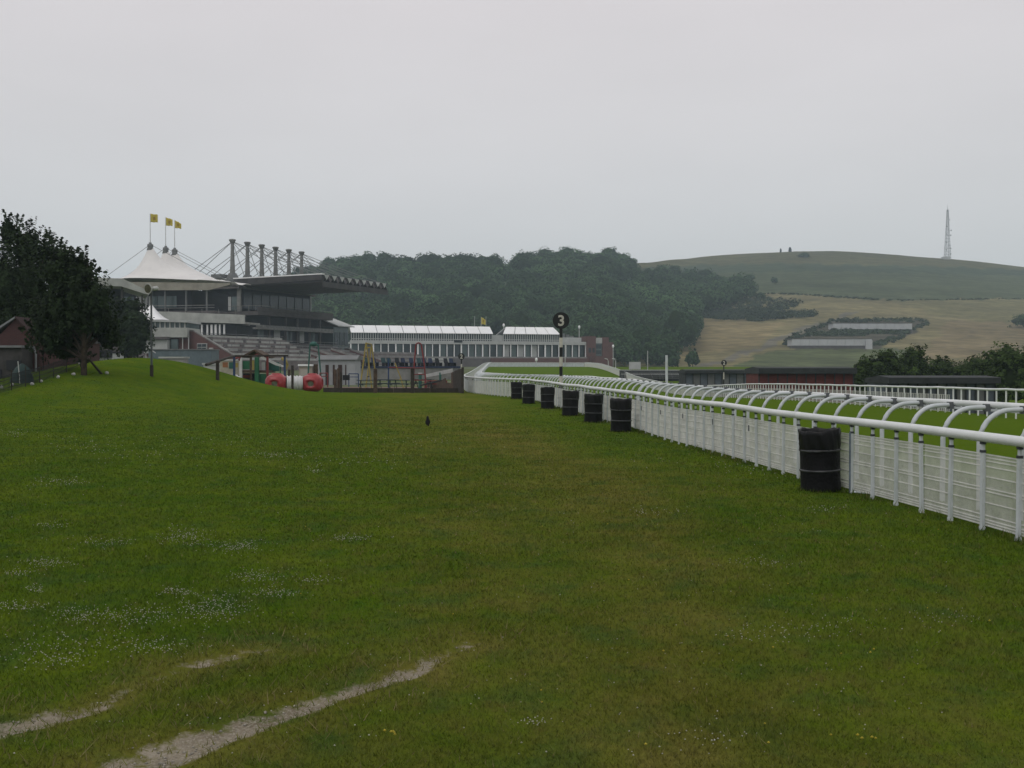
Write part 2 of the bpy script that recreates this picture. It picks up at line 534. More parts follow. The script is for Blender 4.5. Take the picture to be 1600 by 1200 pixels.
# unmown fringe where the mower cannot reach: along the fence foot; darker tufts added round drums as contact shade
fr_y = 8 + 42 * RNG.random(15000) ** 1.6
fr_x = np.interp(fr_y, _fy, _fx) + RNG.normal(-.02, .05, len(fr_y))
ok = RNG.random(len(fr_y)) < np.clip(.35 + .9 * wob(fr_y * 2.3, fr_y * 1.1), .05, 1)
fr_x, fr_y = fr_x[ok], fr_y[ok]
hg = .03 + .09 * RNG.random(len(fr_x)) ** 2
for (dx_, dy_) in ((1283, 14.7), (970, 27.6), (927, 32.0), (891, 36.0), (856, 42.0), (826, 46.5), (807, 53.5)):
    k_ = 420; a_ = RNG.random(k_) * 2 * np.pi; r_ = .285 + np.abs(RNG.normal(0, .03, k_))
    fr_x = np.concatenate([fr_x, (dx_ - 800) / 1600 * dy_ + r_ * np.cos(a_)]); fr_y = np.concatenate([fr_y, dy_ + r_ * np.sin(a_)])
    hg = np.concatenate([hg, .02 + .06 * RNG.random(k_) ** 2])
nf_ = len(fr_x); wd_ = np.clip(.0009 * fr_y, .006, .03); a_ = RNG.random(nf_) * 2 * np.pi; l2 = RNG.normal(0, .35, (nf_, 2)) * hg[:, None]
bz2 = H(fr_x, fr_y) - .005
V2 = np.empty((nf_, 3, 3), np.float32)
V2[:, 0] = np.stack([fr_x - np.cos(a_) * wd_ / 2, fr_y - np.sin(a_) * wd_ / 2, bz2], -1)
V2[:, 1] = np.stack([fr_x + np.cos(a_) * wd_ / 2, fr_y + np.sin(a_) * wd_ / 2, bz2], -1)
V2[:, 2] = np.stack([fr_x + l2[:, 0], fr_y + l2[:, 1], bz2 + hg], -1)
V = np.concatenate([V, V2]); z = np.concatenate([z, zone(fr_x - .6, fr_y)])
r2 = RNG.random(nf_) * .6; r2[RNG.random(nf_) < .10] = .98  # darker blade tone: fence weeds, and contact shade put into the drum tufts
rnd = np.concatenate([rnd, r2]); n = len(V)
me = np_mesh('grass', V.reshape(-1, 3), None, np.arange(3 * n).reshape(-1, 3), ground_mat('grass_blade', True),
             {'zone': ('POINT', 'FLOAT_COLOR', np.repeat(z, 3, 0)), 'rnd': ('POINT', 'FLOAT', np.repeat(rnd, 3))})
grass = bpy.data.objects.new('grass', me); COL.objects.link(grass)
grass['kind'] = 'stuff'; grass['label'] = 'short mown grass with dry worn patches'; grass['category'] = 'grass'

def octas(pts, rad, squash=0.8):
    pts = np.asarray(pts); rad = np.asarray(rad)[:, None]
    d = np.array([[1, 0, 0], [0, 1, 0], [-1, 0, 0], [0, -1, 0], [0, 0, squash], [0, 0, -squash]])
    V = (pts[:, None, :] + rad[:, None, :] * d[None]).reshape(-1, 3)
    f = np.array([[0, 1, 4], [1, 2, 4], [2, 3, 4], [3, 0, 4], [1, 0, 5], [2, 1, 5], [3, 2, 5], [0, 3, 5]])
    F = (np.arange(len(pts))[:, None, None] * 6 + f[None]).reshape(-1, 3)
    return V, F

# clover in flower: clusters (photo pixel, spread, count)
CL = [(160, 852, 30, 6, 40), (290, 845, 28, 9, 90), (372, 861, 34, 7, 90), (72, 886, 26, 5, 60), (30, 902, 20, 5, 30), (55, 928, 14, 4, 25), (25, 955, 30, 6, 50),
      (335, 958, 40, 14, 150), (200, 972, 60, 12, 110), (120, 968, 30, 8, 50), (278, 932, 18, 5, 40), (400, 908, 30, 8, 60), (545, 846, 34, 4, 40), (490, 913, 30, 5, 30),
      (430, 935, 30, 6, 50), (230, 1018, 60, 10, 60), (80, 1045, 40, 8, 35), (90, 1020, 60, 18, 70), (440, 714, 40, 3, 40), (490, 738, 12, 3, 14), (95, 757, 30, 4, 40), (80, 826, 20, 5, 20),
      (25, 680, 30, 4, 24), (230, 716, 60, 8, 30), (560, 722, 60, 8, 30), (140, 700, 60, 12, 36), (1020, 805, 30, 4, 20), (1190, 885, 40, 6, 24), (1270, 990, 90, 14, 40), (1190, 1000, 60, 12, 24),
      (1200, 735, 60, 8, 40), (1290, 800, 20, 4, 20), (1120, 1165, 60, 10, 14), (840, 1140, 20, 5, 12), (1480, 975, 60, 10, 20), (640, 690, 50, 5, 24), (330, 690, 80, 8, 40), (540, 680, 60, 4, 24)]
def gpn(px, py):
    """ground points under many near photo pixels at once"""
    a = (np.asarray(px) - 800) / 1600; b = -(np.asarray(py) - 600) / 1600
    dy = _cp + b * _sp; dz = (-_sp + b * _cp) / dy; dx = a / dy
    D = -CZ / dz
    for _ in range(6): D = (H(dx * D, D) - CZ) / dz
    return np.stack([dx * D, D, H(dx * D, D)], -1)
cpx = np.concatenate([RNG.normal(c[0], c[2] * .8, c[4] * 2) for c in CL] + [RNG.uniform(0, 1500, 420)])
cpy = np.concatenate([np.maximum(650, RNG.normal(c[1], c[3] * .8, c[4] * 2)) for c in CL] + [RNG.uniform(660, 1195, 420)])
pts = gpn(cpx, cpy); pts[:, 2] += 0.035 + 0.015 * RNG.random(len(pts))
pts = np.array(pts)
V, F = octas(pts, (0.0028 + 0.0030 * RNG.random(len(pts))) * np.clip(pts[:, 1] / 9, 1, 2.2))
o = bpy.data.objects.new('clover_flowers', np_mesh('clover_flowers', V, None, F, mat('clover_white', (0.44, 0.43, 0.36), 0.8, 0.2, 30)))
COL.objects.link(o); o['kind'] = 'stuff'; o['label'] = 'small white clover flowers dotted in drifts over the turf'; o['category'] = 'flowers'
pts = []
for _ in range(24):
    px = random.choice([random.uniform(950, 1600), random.uniform(400, 1300)])
    q = gp(px, random.uniform(800, 1195)); pts.append((q.x, q.y, q.z + 0.035))
pts += [(q.x + random.gauss(0, .03), q.y + random.gauss(0, .03), q.z + 0.035) for q in [gp(612, 1158)] * 5 + [gp(1352, 1163)] * 4]
V, F = octas(np.array(pts), 0.006 + 0.004 * RNG.random(len(pts)))
o = bpy.data.objects.new('yellow_flowers', np_mesh('yellow_flowers', V, None, F, mat('flower_yellow', (0.42, 0.34, 0.03), 0.7, 0.2, 30)))
COL.objects.link(o); o['kind'] = 'stuff'; o['label'] = 'sparse tiny yellow flowers in the turf'; o['category'] = 'flowers'
# chalk and flint crumbs lying in the ruts
pts = []
for pts_, ws in RUTS:
    for (a, b), (wa, wb) in zip(zip(pts_[:-1], pts_[1:]), zip(ws[:-1], ws[1:])):
        for _ in range(int(600 * math.dist(a, b) * (wa + wb))):
            t = random.random(); w = wa + (wb - wa) * t
            x = a[0] + (b[0] - a[0]) * t + random.gauss(0, w * .5); y = a[1] + (b[1] - a[1]) * t + random.gauss(0, w * .5)
            pts.append((x, y, Hs(x, y) - 0.35 * float(np.clip(rut_field(np.array(x), np.array(y)) + .02, 0, .1)) + 0.002))
V, F = octas(np.array(pts), 0.003 + 0.010 * RNG.random(len(pts)) ** 3, 0.6)
o = bpy.data.objects.new('rut_gravel', np_mesh('rut_gravel', V, None, F, mat('chalk_stone', (0.40, 0.37, 0.31), 0.9, 0.4, 25)))
COL.objects.link(o); o['kind'] = 'stuff'; o['label'] = 'pale chalk crumbs lying in the wheel ruts'; o['category'] = 'gravel'

# ================================================================== HILL
HF = 390.0
_crx = [-600, 0, 200, 350, 430, 500, 560, 650, 750, 880, 960, 1010, 1100, 1180, 1240, 1300, 1400, 1480, 1600, 1750, 2200]
_cry = [577, 577, 575, 520, 462, 432, 424, 420, 424, 415, 414, 411, 401.5, 396, 392.5, 393, 398, 405, 417, 436, 520]
_cdx = [-600, 800, 950, 1080, 2200]
_cdd = [720, 740, 800, 1050, 1050]
def crest_y(px): return np.interp(px, _crx, _cry)
def crest_d(px): return np.interp(px, _cdx, _cdd)
def hill_at(px, t):
    """t 0 foot .. 1 crest -> world point"""
    px = np.asarray(px, float); t = np.asarray(t, float)
    D = HF + (crest_d(px) - HF) * t
    tt = np.clip(t, 0, 1)
    s = tt * (1.62 - 0.62 * tt)
    y = 577 + (crest_y(px) - 577) * s
    zz = CZ + (575 - y) / 1600 * D
    over = np.clip(t - 1, 0, 9)
    zz = zz - over * (crest_d(px) - HF) * (0.06 + 0.35 * over) 
    return (px - 800) / 1600 * D, D, zz, y
def hill_px(px, py):
    """hill surface point seen at a photo pixel"""
    s = (577 - py) / (577 - float(crest_y(px)))
    s = min(max(s, 0), 1)
    t = (1.62 - math.sqrt(max(1.62 ** 2 - 4 * .62 * s, 0))) / (2 * .62)
    x, d, zz, _ = hill_at(px, t)
    return Vector((float(x), float(d), float(zz)))

def in_poly(px, py, poly):
    px = np.asarray(px, float); py = np.asarray(py, float)
    ins = np.zeros(px.shape, bool)
    for (x0, y0), (x1, y1) in zip(poly, poly[1:] + poly[:1]):
        c = ((y0 > py) != (y1 > py))
        xi = (x1 - x0) * (py - y0) / ((y1 - y0) if y1 != y0 else 1e-9) + x0
        ins ^= c & (px < xi)
    return ins

ps = np.arange(-420, 2080, 4.0)
ts = np.concatenate([np.linspace(0, 1, 130), np.linspace(1.02, 1.5, 14)])
PX, TT = np.meshgrid(ps, ts)
HX, HY_, HZ, SY = hill_at(PX, TT)
HZ = HZ + 0.5 * np.sin(HX * .05) * np.sin(HY_ * .04) * sst(0.02, .2, TT)
jx = PX + 5 * np.sin(SY * .31) + 3 * np.sin(SY * .9 + PX * .2)
jy = SY + 1.2 * np.sin(PX * .11) + 0.8 * np.sin(PX * .31 + 1)
base = np.zeros(PX.shape + (4,)); base[..., 3] = 1
def paint(poly, c): base[in_poly(jx, jy, poly), :3] = c
base[..., :3] = (0.066, 0.080, 0.040)
paint([(900, 380), (2100, 300), (2100, 424), (1600, 421), (1450, 416), (1250, 411), (1050, 415), (900, 425)], (0.092, 0.088, 0.040))
paint([(1000, 417), (1250, 413), (1450, 418), (1700, 424), (1700, 432), (1450, 428), (1250, 424), (1000, 428)], (0.046, 0.062, 0.034))
paint([(1160, 458), (1250, 460), (1310, 464), (1400, 470), (1500, 468), (2100, 466), (2100, 600), (900, 600), (1000, 500), (1100, 480)], (0.168, 0.146, 0.074))
paint([(1400, 471), (1500, 469), (2100, 467), (2100, 500), (1560, 505), (1450, 490)], (0.142, 0.130, 0.064))
paint([(1040, 492), (1110, 500), (1230, 505), (1180, 540), (1060, 560), (1030, 560)], (0.192, 0.155, 0.080))
paint([(1480, 500), (1650, 505), (1650, 560), (1440, 560)], (0.178, 0.142, 0.078))
paint([(1130, 585), (1180, 555), (1250, 543), (1420, 545), (1430, 560), (1380, 590)], (0.085, 0.100, 0.045))
paint([(1040, 584), (1110, 566), (1180, 543), (1250, 512), (1330, 488), (1345, 489), (1270, 514), (1195, 546), (1120, 571), (1060, 588)], (0.140, 0.128, 0.100))
paint([(990, 500), (1030, 498), (1030, 504), (990, 506)], (0.17, 0.11, 0.075))
paint([(1232, 545), (1238, 527), (1300, 503), (1445, 501), (1450, 508), (1368, 545)], (0.075, 0.068, 0.050))
m_hill = bpy.data.materials.new('downland'); m_hill.use_nodes = True
t_ = m_hill.node_tree; n_ = t_.nodes; l_ = t_.links.new
b_ = n_['Principled BSDF']; b_.inputs['Roughness'].default_value = 0.95; b_.inputs['Specular IOR Level'].default_value = 0.05
a_ = n_.new('ShaderNodeAttribute'); a_.attribute_name = 'field'
g_ = n_.new('ShaderNodeNewGeometry')
s_ = n_.new('ShaderNodeVectorMath'); s_.operation = 'SCALE'
prev = a_.outputs['Color']
for sc_, lo, hi in ((0.02, .8, 1.2), (0.10, .70, 1.3), (0.35, .68, 1.32)):
    z_ = n_.new('ShaderNodeTexNoise'); z_.inputs['Scale'].default_value = sc_; z_.inputs['Detail'].default_value = 6
    mp = n_.new('ShaderNodeMapping'); mp.inputs['Scale'].default_value = (0.5, 1, 2)
    l_(g_.outputs['Position'], mp.inputs[0]); l_(mp.outputs[0], z_.inputs['Vector'])
    r_ = n_.new('ShaderNodeMapRange'); r_.inputs['From Min'].default_value = .3; r_.inputs['From Max'].default_value = .7
    r_.inputs['To Min'].default_value = lo; r_.inputs['To Max'].default_value = hi; l_(z_.outputs[0], r_.inputs['Value'])
    s_ = n_.new('ShaderNodeVectorMath'); s_.operation = 'SCALE'
    l_(prev, s_.inputs[0]); l_(r_.outputs[0], s_.inputs['Scale']); prev = s_.outputs[0]
l_(prev, b_.inputs['Base Color'])
nr, nc = PX.shape
i = np.arange(nr - 1)[:, None]; j = np.arange(nc - 1)[None, :]
F4 = np.stack([i * nc + j, i * nc + j + 1, (i + 1) * nc + j + 1, (i + 1) * nc + j], -1).reshape(-1, 4)
me = np_mesh('hill', np.stack([HX, HY_, HZ], -1).reshape(-1, 3), F4, None, m_hill, {'field': ('POINT', 'FLOAT_COLOR', base.reshape(-1, 4))}, True)
hill = bpy.data.objects.new('hill', me); COL.objects.link(hill); hill['kind'] = 'structure'
# ================================================================== TREES
def leaf_quads(p, size, rng, up=0.35, outward=None):
    """rhombus leaf clumps at points p (n,3)"""
    n = len(p)
    nrm = rng.normal(0, 1, (n, 3))
    if outward is not None: nrm = nrm * 0.38 + outward
    nrm[:, 2] += up
    nrm /= np.linalg.norm(nrm, axis=1)[:, None] + 1e-9
    a = np.cross(nrm, rng.normal(0, 1, (n, 3))); a /= np.linalg.norm(a, axis=1)[:, None] + 1e-9
    b = np.cross(nrm, a)
    s = (size * (0.6 + 0.8 * rng.random(n)))[:, None]
    V = np.stack([p - a * s * .5, p + b * s * .34, p + a * s * .5, p - b * s * .34], 1)
    return V

def leaf_mesh(name, V, shade, material):
    n = len(V)
    return np_mesh(name, V.reshape(-1, 3), np.arange(4 * n).reshape(-1, 4), None, material, {'shade': ('POINT', 'FLOAT', np.repeat(shade, 4))})

def crown_points(c, rad, nclump, per, rng, spiky=0.0, flat=0.0, fill=0.25):
    """clumps spread over and inside an uneven ellipsoid; returns points, outward, shade"""
    pts, out, sh = [], [], []
    c = np.array(c); rad = np.array(rad)
    for k in range(nclump):
        d = rng.normal(0, 1, 3); d /= np.linalg.norm(d)
        if d[2] < -0.75: d[2] *= -0.5
        q = 1 - fill * rng.random() ** 1.5 * 2.0
        lump = 0.86 + 0.22 * math.sin(3 * d[0] + 5 * d[1] + 2) * math.sin(4 * d[2] + 1) + 0.10 * rng.normal()
        p0 = c + rad * d * max(q, .15) * lump
        cr = rad.mean() * (0.16 + 0.14 * rng.random())
        s = rng.random()
        if spiky > 0 and rng.random() < spiky:
            dirn = d * 0.8 + np.array([0, 0, 0.8]); dirn /= np.linalg.norm(dirn)
            ln = rad.mean() * (0.25 + 0.42 * rng.random())
            tt = rng.random(per) ** 0.8
            q = p0 + dirn * (tt[:, None] * ln) + rng.normal(0, 1, (per, 3)) * (cr * 0.42 * (1.05 - tt))[:, None]
        else:
            e = rng.normal(0, 1, (per, 3)); e /= np.linalg.norm(e, axis=1)[:, None]
            q = p0 + e * cr * (0.45 + 0.6 * rng.random((per, 1)))
        pts.append(q); out.append(np.repeat(d[None], per, 0)); sh.append(np.clip(s * .55 + .45 * rng.random(per), 0, 1))
    return np.concatenate(pts), np.concatenate(out), np.concatenate(sh)

M_BARK = mat('bark', (0.055, 0.042, 0.03), 0.95, 0.3, 6, 0.6, 30)
M_LEAF_DARK = mat('leaf_dark', (0.030, 0.050, 0.020), 0.75, 0.3, 0.9, attr='shade', trans=0.12, spec=0.12)
M_LEAF_MID = mat('leaf_mid', (0.050, 0.085, 0.020), 0.75, 0.3, 0.9, attr='shade', trans=0.15, spec=0.12)
M_LEAF_FRESH = mat('leaf_fresh', (0.085, 0.14, 0.020), 0.75, 0.3, 0.9, attr='shade', trans=0.15, spec=0.12)
M_LEAF_WOOD = mat('leaf_wood', (0.060, 0.110, 0.044), 0.85, 0.35, 0.03, attr='shade', trans=0.08, spec=0.05)
M_LEAF_FAR = mat('leaf_scrub', (0.046, 0.064, 0.036), 0.85, 0.35, 0.03, attr='shade', trans=0.08, spec=0.05)
M_CORE = mat('leaf_shade_core', (0.020, 0.032, 0.012), 0.95, 0.2, 1.0, spec=0.02)  # darker leaf green: shade inside the crowns put into the colour

def make_tree(name, label, base, crowns, material, leaf, nclump, per, seed, spiky=0.0, trunk_r=0.18, cat='tree', group=None, stems=None, core=0.62, fill=0.25, trunk_top=None):
    """crowns: list of (cx, cy, cz, rx, ry, rz) in metres from the base"""
    rng = np.random.default_rng(seed); rnd = random.Random(seed)
    base = Vector(base)
    t = thing(name, label, cat, base, group)
    P_, O_, S_ = [], [], []
    mb = MB()
    tot = sum(c[3] * c[4] + c[5] * c[3] for c in crowns)
    cm = MB()
    for (cx, cy, cz, rx, ry, rz) in crowns:
        k = max(4, int(nclump * (rx * ry + rz * rx) / tot))
        p, o, s = crown_points((base.x + cx, base.y + cy, base.z + cz), (rx, ry, rz), k, per, rng, spiky, fill=fill)
        P_.append(p); O_.append(o); S_.append(s)
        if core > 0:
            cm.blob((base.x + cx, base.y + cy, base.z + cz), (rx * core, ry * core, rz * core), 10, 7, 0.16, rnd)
    p, o, s = np.concatenate(P_), np.concatenate(O_), np.concatenate(S_)
    p = p - np.array(base)[None]
    ok = p[:, 2] > 0.05
    p, o, s = p[ok], o[ok], s[ok]
    V = leaf_quads(p, leaf, rng, 0.35, o)
    cr = inst('crown', leaf_mesh('crown', V, s, material), t, (0, 0, 0))
    if core > 0: cm.build('shade_core', M_CORE, t)  # opaque dark blobs, crown-interior shade painted by their colour
    # tapered trunk and limbs reaching into each crown
    top = trunk_top or max(c[2] for c in crowns)
    w = MB()
    st = stems or [(0, 0)]
    for (sx, sy) in st:
        w.tube([base + Vector((sx, sy, -0.15)), base + Vector((sx * 1.3 + .03, sy, top * .35)), base + Vector((sx * 1.6 - .04, sy + .05, top * .75)), base + Vector((sx * 1.8, sy, top))],
               [trunk_r * 1.25, trunk_r, trunk_r * .7, trunk_r * .35], 8)
    for (cx, cy, cz, rx, ry, rz) in crowns:
        for k in range(3):
            a = rnd.uniform(0, 6.28)
            h0 = min(top * .55, cz * 0.6) * rnd.uniform(.8, 1.1)
            e = base + Vector((cx + rx * .6 * math.cos(a), cy + ry * .6 * math.sin(a), cz + rz * rnd.uniform(-.1, .5)))
            s0 = base + Vector((0, 0, h0))
            w.tube([s0, s0.lerp(e, .5) + Vector((0, 0, .06 * (e - s0).length)), e], [trunk_r * .5, trunk_r * .32, trunk_r * .1], 6)
    w.build('trunk', M_BARK, t)
    return t

# big dark trees on the left bank
q = P(40, 588, 58)
make_tree('evergreen_tree', 'large dark evergreen tree rising behind the brick buildings, tallest on the left', (q.x, q.y, Hs(q.x, q.y)),
          [(-0.3, 0, 5.8, 2.6, 2.2, 2.8), (0.1, 0, 8.2, 1.2, 1.1, 1.7), (-2.8, .3, 5.6, 2.6, 2.0, 3.6), (1.5, -.2, 7.4, 1.2, 1.0, 2.0), (0.4, -.3, 3.4, 2.8, 2.0, 2.4), (-0.9, 0, 9.2, .8, .7, 1.2), (2.7, .1, 6.0, 1.3, 1.1, 1.7), (2.2, .1, 3.6, 1.6, 1.2, 1.8), (2.6, .6, 2.2, 1.7, 1.2, 1.7)],
          M_LEAF_DARK, 0.155, 1900, 28, 3, spiky=0.85, trunk_r=.22, core=.5, fill=.35)
q = gp(131, 586); k = q.y / 50 * 1.04
make_tree('evergreen_tree', 'dark evergreen tree with a wooden stake leaning beside its trunk', q,
          [tuple(c * k for c in cr) for cr in [(-0.1, 0, 3.2, 1.45, 1.2, 1.9), (-0.9, .1, 4.7, 1.2, 1.0, 1.4), (-0.1, 0, 4.9, 0.75, .6, 1.0), (.45, 0, 2.7, 0.85, .8, 1.3), (-1.1, .1, 2.7, 1.1, 1.0, 1.5), (-1.7, .2, 2.0, 1.2, 1.0, 1.4), (-1.3, .9, 1.3, 1.1, .8, 1.0), (.7, .9, 1.9, .8, .7, 1.1)]],
          M_LEAF_DARK, 0.14, 1050, 24, 4, spiky=0.65, trunk_r=.11, core=.5, fill=.35)
q = P(203, 548, 112)
make_tree('round_tree', 'dark rounded tree in front of the grey canopy stand', (q.x, q.y, Hs(q.x, q.y)),
          [(0, 0, 6.4, 2.2, 2.0, 2.6), (1.1, 0, 5.4, 1.7, 1.4, 2.2), (-1.2, 0, 6.0, 1.7, 1.5, 2.8), (.1, 0, 8.2, 1.3, 1.1, 1.2), (.3, 0, 4.0, 1.9, 1.5, 1.8)], M_LEAF_DARK, 0.30, 520, 22, 5, trunk_r=.2, core=.6)

# bushes and trees behind the far rail, right
BUSH = [((1337, 1362), 553, 96, M_LEAF_MID, 'small green bush at the end of the red shed'),
        ((1362, 1400), 540, 98, M_LEAF_MID, 'tall leafy bush standing up between the red and grey sheds, left of two tips'),
        ((1398, 1446), 537, 100, M_LEAF_MID, 'tall bushy tree with two upright tips behind the grey shed'),
        ((1440, 1490), 556, 102, M_LEAF_MID, 'lower dark bush behind the left half of the grey shed'),
        ((1486, 1548), 554, 100, M_LEAF_MID, 'low spreading bush behind the right half of the grey shed'),
        ((1540, 1592), 534, 84, M_LEAF_MID, 'broad dark bush behind the right end of the grey shed'),
        ((1572, 1668), 524, 78, M_LEAF_MID, 'tallest broad tree cut by the right edge of the picture')]
for k, ((x0, x1), yt, D, m, lab) in enumerate(BUSH):
    a, b = P(x0, 580, D), P(x1, 580, D); top = P((x0 + x1) / 2, yt, D).z
    cx = (a.x + b.x) / 2; zb = Hs(cx, D); w = (b.x - a.x) / 2 * 1.5; h = top - zb
    make_tree('bush', lab, (cx, D, zb), [(0, 0, h * .52, w * .92, w * .8, h * .44), (-w * .42, 0, h * .38, w * .62, w * .6, h * .38), (w * .4, .2, h * .45, w * .62, w * .6, h * .42), (w * .15, 0, h * .74, w * .55, w * .5, h * .26), (-w * .5, .1, h * .60, w * .4, w * .4, h * .24)],
              m, 0.24, 380, 24, 20 + k, spiky=.0, trunk_r=.10, core=.6, cat='bush', group='bushes behind the far rail')

# ------------------------------------------------------------------ the wood on the hillside
WOOD = [(330, 560), (430, 470), (470, 445), (520, 428), (600, 424), (700, 428), (800, 424), (880, 416), (962, 415), (985, 430), (1010, 440), (1060, 444), (1110, 451), (1160, 458), (1178, 466),
        (1100, 492), (1075, 500), (1088, 520), (1075, 545), (1050, 560), (1040, 590), (330, 590)]
rng = np.random.default_rng(5)
C = 26000
px = rng.uniform(320, 1190, C); t = rng.random(C)
wx, wd, wz, wy = hill_at(px, t)
acc = in_poly(px, wy, WOOD) & (rng.random(C) < (wd / 850.0) ** 2 * 0.9)
# tan clearings
acc &= ~in_poly(px, wy, [(985, 498), (1035, 496), (1035, 508), (985, 508)])
acc &= ~in_poly(px, wy, [(1022, 540), (1050, 530), (1060, 560), (1020, 565)])
idx = np.where(acc)[0]
cell = {}
sel = []
for k in idx:
    key = (int(wx[k] / 9.5), int(wd[k] / 9.0))
    if key in cell: continue
    cell[key] = 1; sel.append(k)
Vs, Ss = [], []
core = MB()
rw = random.Random(9)
for k in sel:
    h = rng.uniform(8.0, 15.5); r = h * rng.uniform(.46, .62)
    c = np.array([wx[k], wd[k], wz[k] + h * .56])
    tone = np.clip(rng.normal(.45, .32) + .22 * math.sin(wx[k] * .045 + 1) * math.sin(wd[k] * .03), 0, 1)
    nq = 420
    d = rng.normal(0, 1, (nq, 3)); d[:, 1] -= .35; d /= np.linalg.norm(d, axis=1)[:, None]
    lump = 0.88 + .22 * np.sin(4 * d[:, 0] + k) * np.sin(5 * d[:, 2] + 2 * k)
    p = c + d * np.array([r, r, h * .46]) * (lump * (.86 + .2 * rng.random(nq)))[:, None]
    Vs.append(leaf_quads(p, 1.35 if wd[k] > 520 else 1.1, rng, .4, d))
    Ss.append(np.clip(tone * .85 + .30 * rng.random(nq) - .05, 0, 1))
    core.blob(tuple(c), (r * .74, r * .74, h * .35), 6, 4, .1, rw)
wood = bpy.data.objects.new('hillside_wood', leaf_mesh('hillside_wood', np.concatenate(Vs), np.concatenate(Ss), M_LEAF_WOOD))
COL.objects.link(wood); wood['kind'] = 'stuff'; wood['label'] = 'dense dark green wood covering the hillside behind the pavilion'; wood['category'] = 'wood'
co = core.build('wood_shade_cores', M_CORE, wood)  # dark blobs filling the crowns, interior shade put into their colour
co['kind'] = 'stuff'

# trees and scrub that stand apart on the down
LONE = [((1028, 1086), 474, 548, M_LEAF_WOOD, 'large rounded tree at the right end of the hillside wood', 'tree'),
        ((1070, 1094), 542, 577, M_LEAF_WOOD, 'small dark tree alone on the tan slope above the dark shed', 'tree'),
        ((1040, 1062), 556, 580, M_LEAF_WOOD, 'little bush beside the small dark tree on the tan slope', 'bush'),
        ((1090, 1128), 432, 462, M_LEAF_WOOD, 'wide dark tree on the upper slope next to the wood', 'tree'),
        ((1124, 1150), 436, 462, M_LEAF_WOOD, 'medium tree in the upper hedge line, left of the last one', 'tree'),
        ((1152, 1176), 440, 464, M_LEAF_WOOD, 'last dark tree at the right end of the upper hedge line', 'tree'),
        ((1160, 1180), 427, 440, M_LEAF_WOOD, 'lone round bush above the hedge line on the green down', 'bush'),
        ((1203, 1216), 432, 444, M_LEAF_WOOD, 'small lone bush furthest right on the open green down', 'bush'),
        ((1245, 1266), 394, 404, M_LEAF_WOOD, 'low dark gorse bush just under the hilltop', 'bush'),
        ((1574, 1640), 487, 512, M_LEAF_WOOD, 'scrubby bush on the tan field at the right edge', 'bush'),
        ((1178, 1196), 456, 468, M_LEAF_WOOD, 'tiny round bush where the dark scrub meets the tan field', 'bush')]
for k, ((x0, x1), yt, yb, m, lab, cat) in enumerate(LONE):
    q = hill_px((x0 + x1) / 2, yb); D = q.y; w = (x1 - x0) / 2 * D / 1600; h = (yb - yt) * D / 1600
    make_tree('hill_' + cat, lab, q, [(0, 0, h * .55, w * .9, w * .8, h * .46), (-w * .4, 0, h * .42, w * .6, w * .6, h * .36), (w * .4, 0, h * .42, w * .6, w * .6, h * .38)],
              m, 1.1 if h > 8 else .8, 70, 12, 60 + k, trunk_r=max(.12, h * .02), core=.6, cat=cat, group='trees and bushes standing apart on the down')
# bands of scrub: nobody could count the bushes in them
def scrub(name, label, polys, n, hmin, hmax, leaf, seed):
    rng = np.random.default_rng(seed); Vs, Ss = [], []
    k = 0
    while k < n:
        poly = polys[rng.integers(len(polys))]
        x0, x1 = min(p[0] for p in poly), max(p[0] for p in poly); y0, y1 = min(p[1] for p in poly), max(p[1] for p in poly)
        px, py = rng.uniform(x0, x1), rng.uniform(y0, y1)
        if not in_poly(np.array(px), np.array(py), poly): continue
        q = hill_px(px, py); h = rng.uniform(hmin, hmax)
        d = rng.normal(0, 1, (34, 3)); d[:, 2] = np.abs(d[:, 2]); d /= np.linalg.norm(d, axis=1)[:, None]
        p = np.array(q) + d * np.array([h * .9, h * .9, h]) * (.75 + .35 * rng.random((34, 1)))
        Vs.append(leaf_quads(p, leaf, rng, .5, d)); Ss.append(np.clip(rng.normal(.45, .2) + .3 * rng.random(34), 0, 1)); k += 1
    o = bpy.data.objects.new(name, leaf_mesh(name, np.concatenate(Vs), np.concatenate(Ss), M_LEAF_FAR)); COL.objects.link(o)
    o['kind'] = 'stuff'; o['label'] = label; o['category'] = 'scrub'
scrub('hillside_scrub', 'dark green scrub spreading from the wood across the tan slope', [[(1075, 478), (1130, 470), (1180, 464), (1245, 472), (1252, 476), (1215, 488), (1180, 495), (1130, 500), (1080, 496)], [(1080, 485), (1215, 490), (1275, 490), (1270, 494), (1180, 502), (1090, 498)]], 520, 1.6, 3.4, 1.3, 31)
scrub('plot_hedge', 'dark hedge and scrub round the two white hillside buildings', [[(1222, 541), (1236, 526), (1300, 503), (1306, 503), (1250, 528), (1240, 544)], [(1296, 500), (1440, 499), (1452, 506), (1446, 512), (1430, 505), (1298, 504)], [(1440, 506), (1452, 506), (1395, 536), (1362, 544), (1366, 536), (1400, 526)],
       [(1262, 521), (1360, 520), (1350, 526), (1255, 527)], [(1300, 517), (1420, 518), (1415, 522), (1300, 522)]], 800, .8, 1.9, 1.0, 32)
scrub('field_hedge', 'thin dark hedge line between the green down and the tan field', [[(1180, 458), (1250, 459.5), (1310, 463.5), (1400, 469.5), (1500, 467.5), (1640, 466), (1640, 467.5), (1500, 469), (1400, 471), (1310, 465), (1250, 461), (1180, 459.5)]], 260, .4, 1.0, .8, 33)
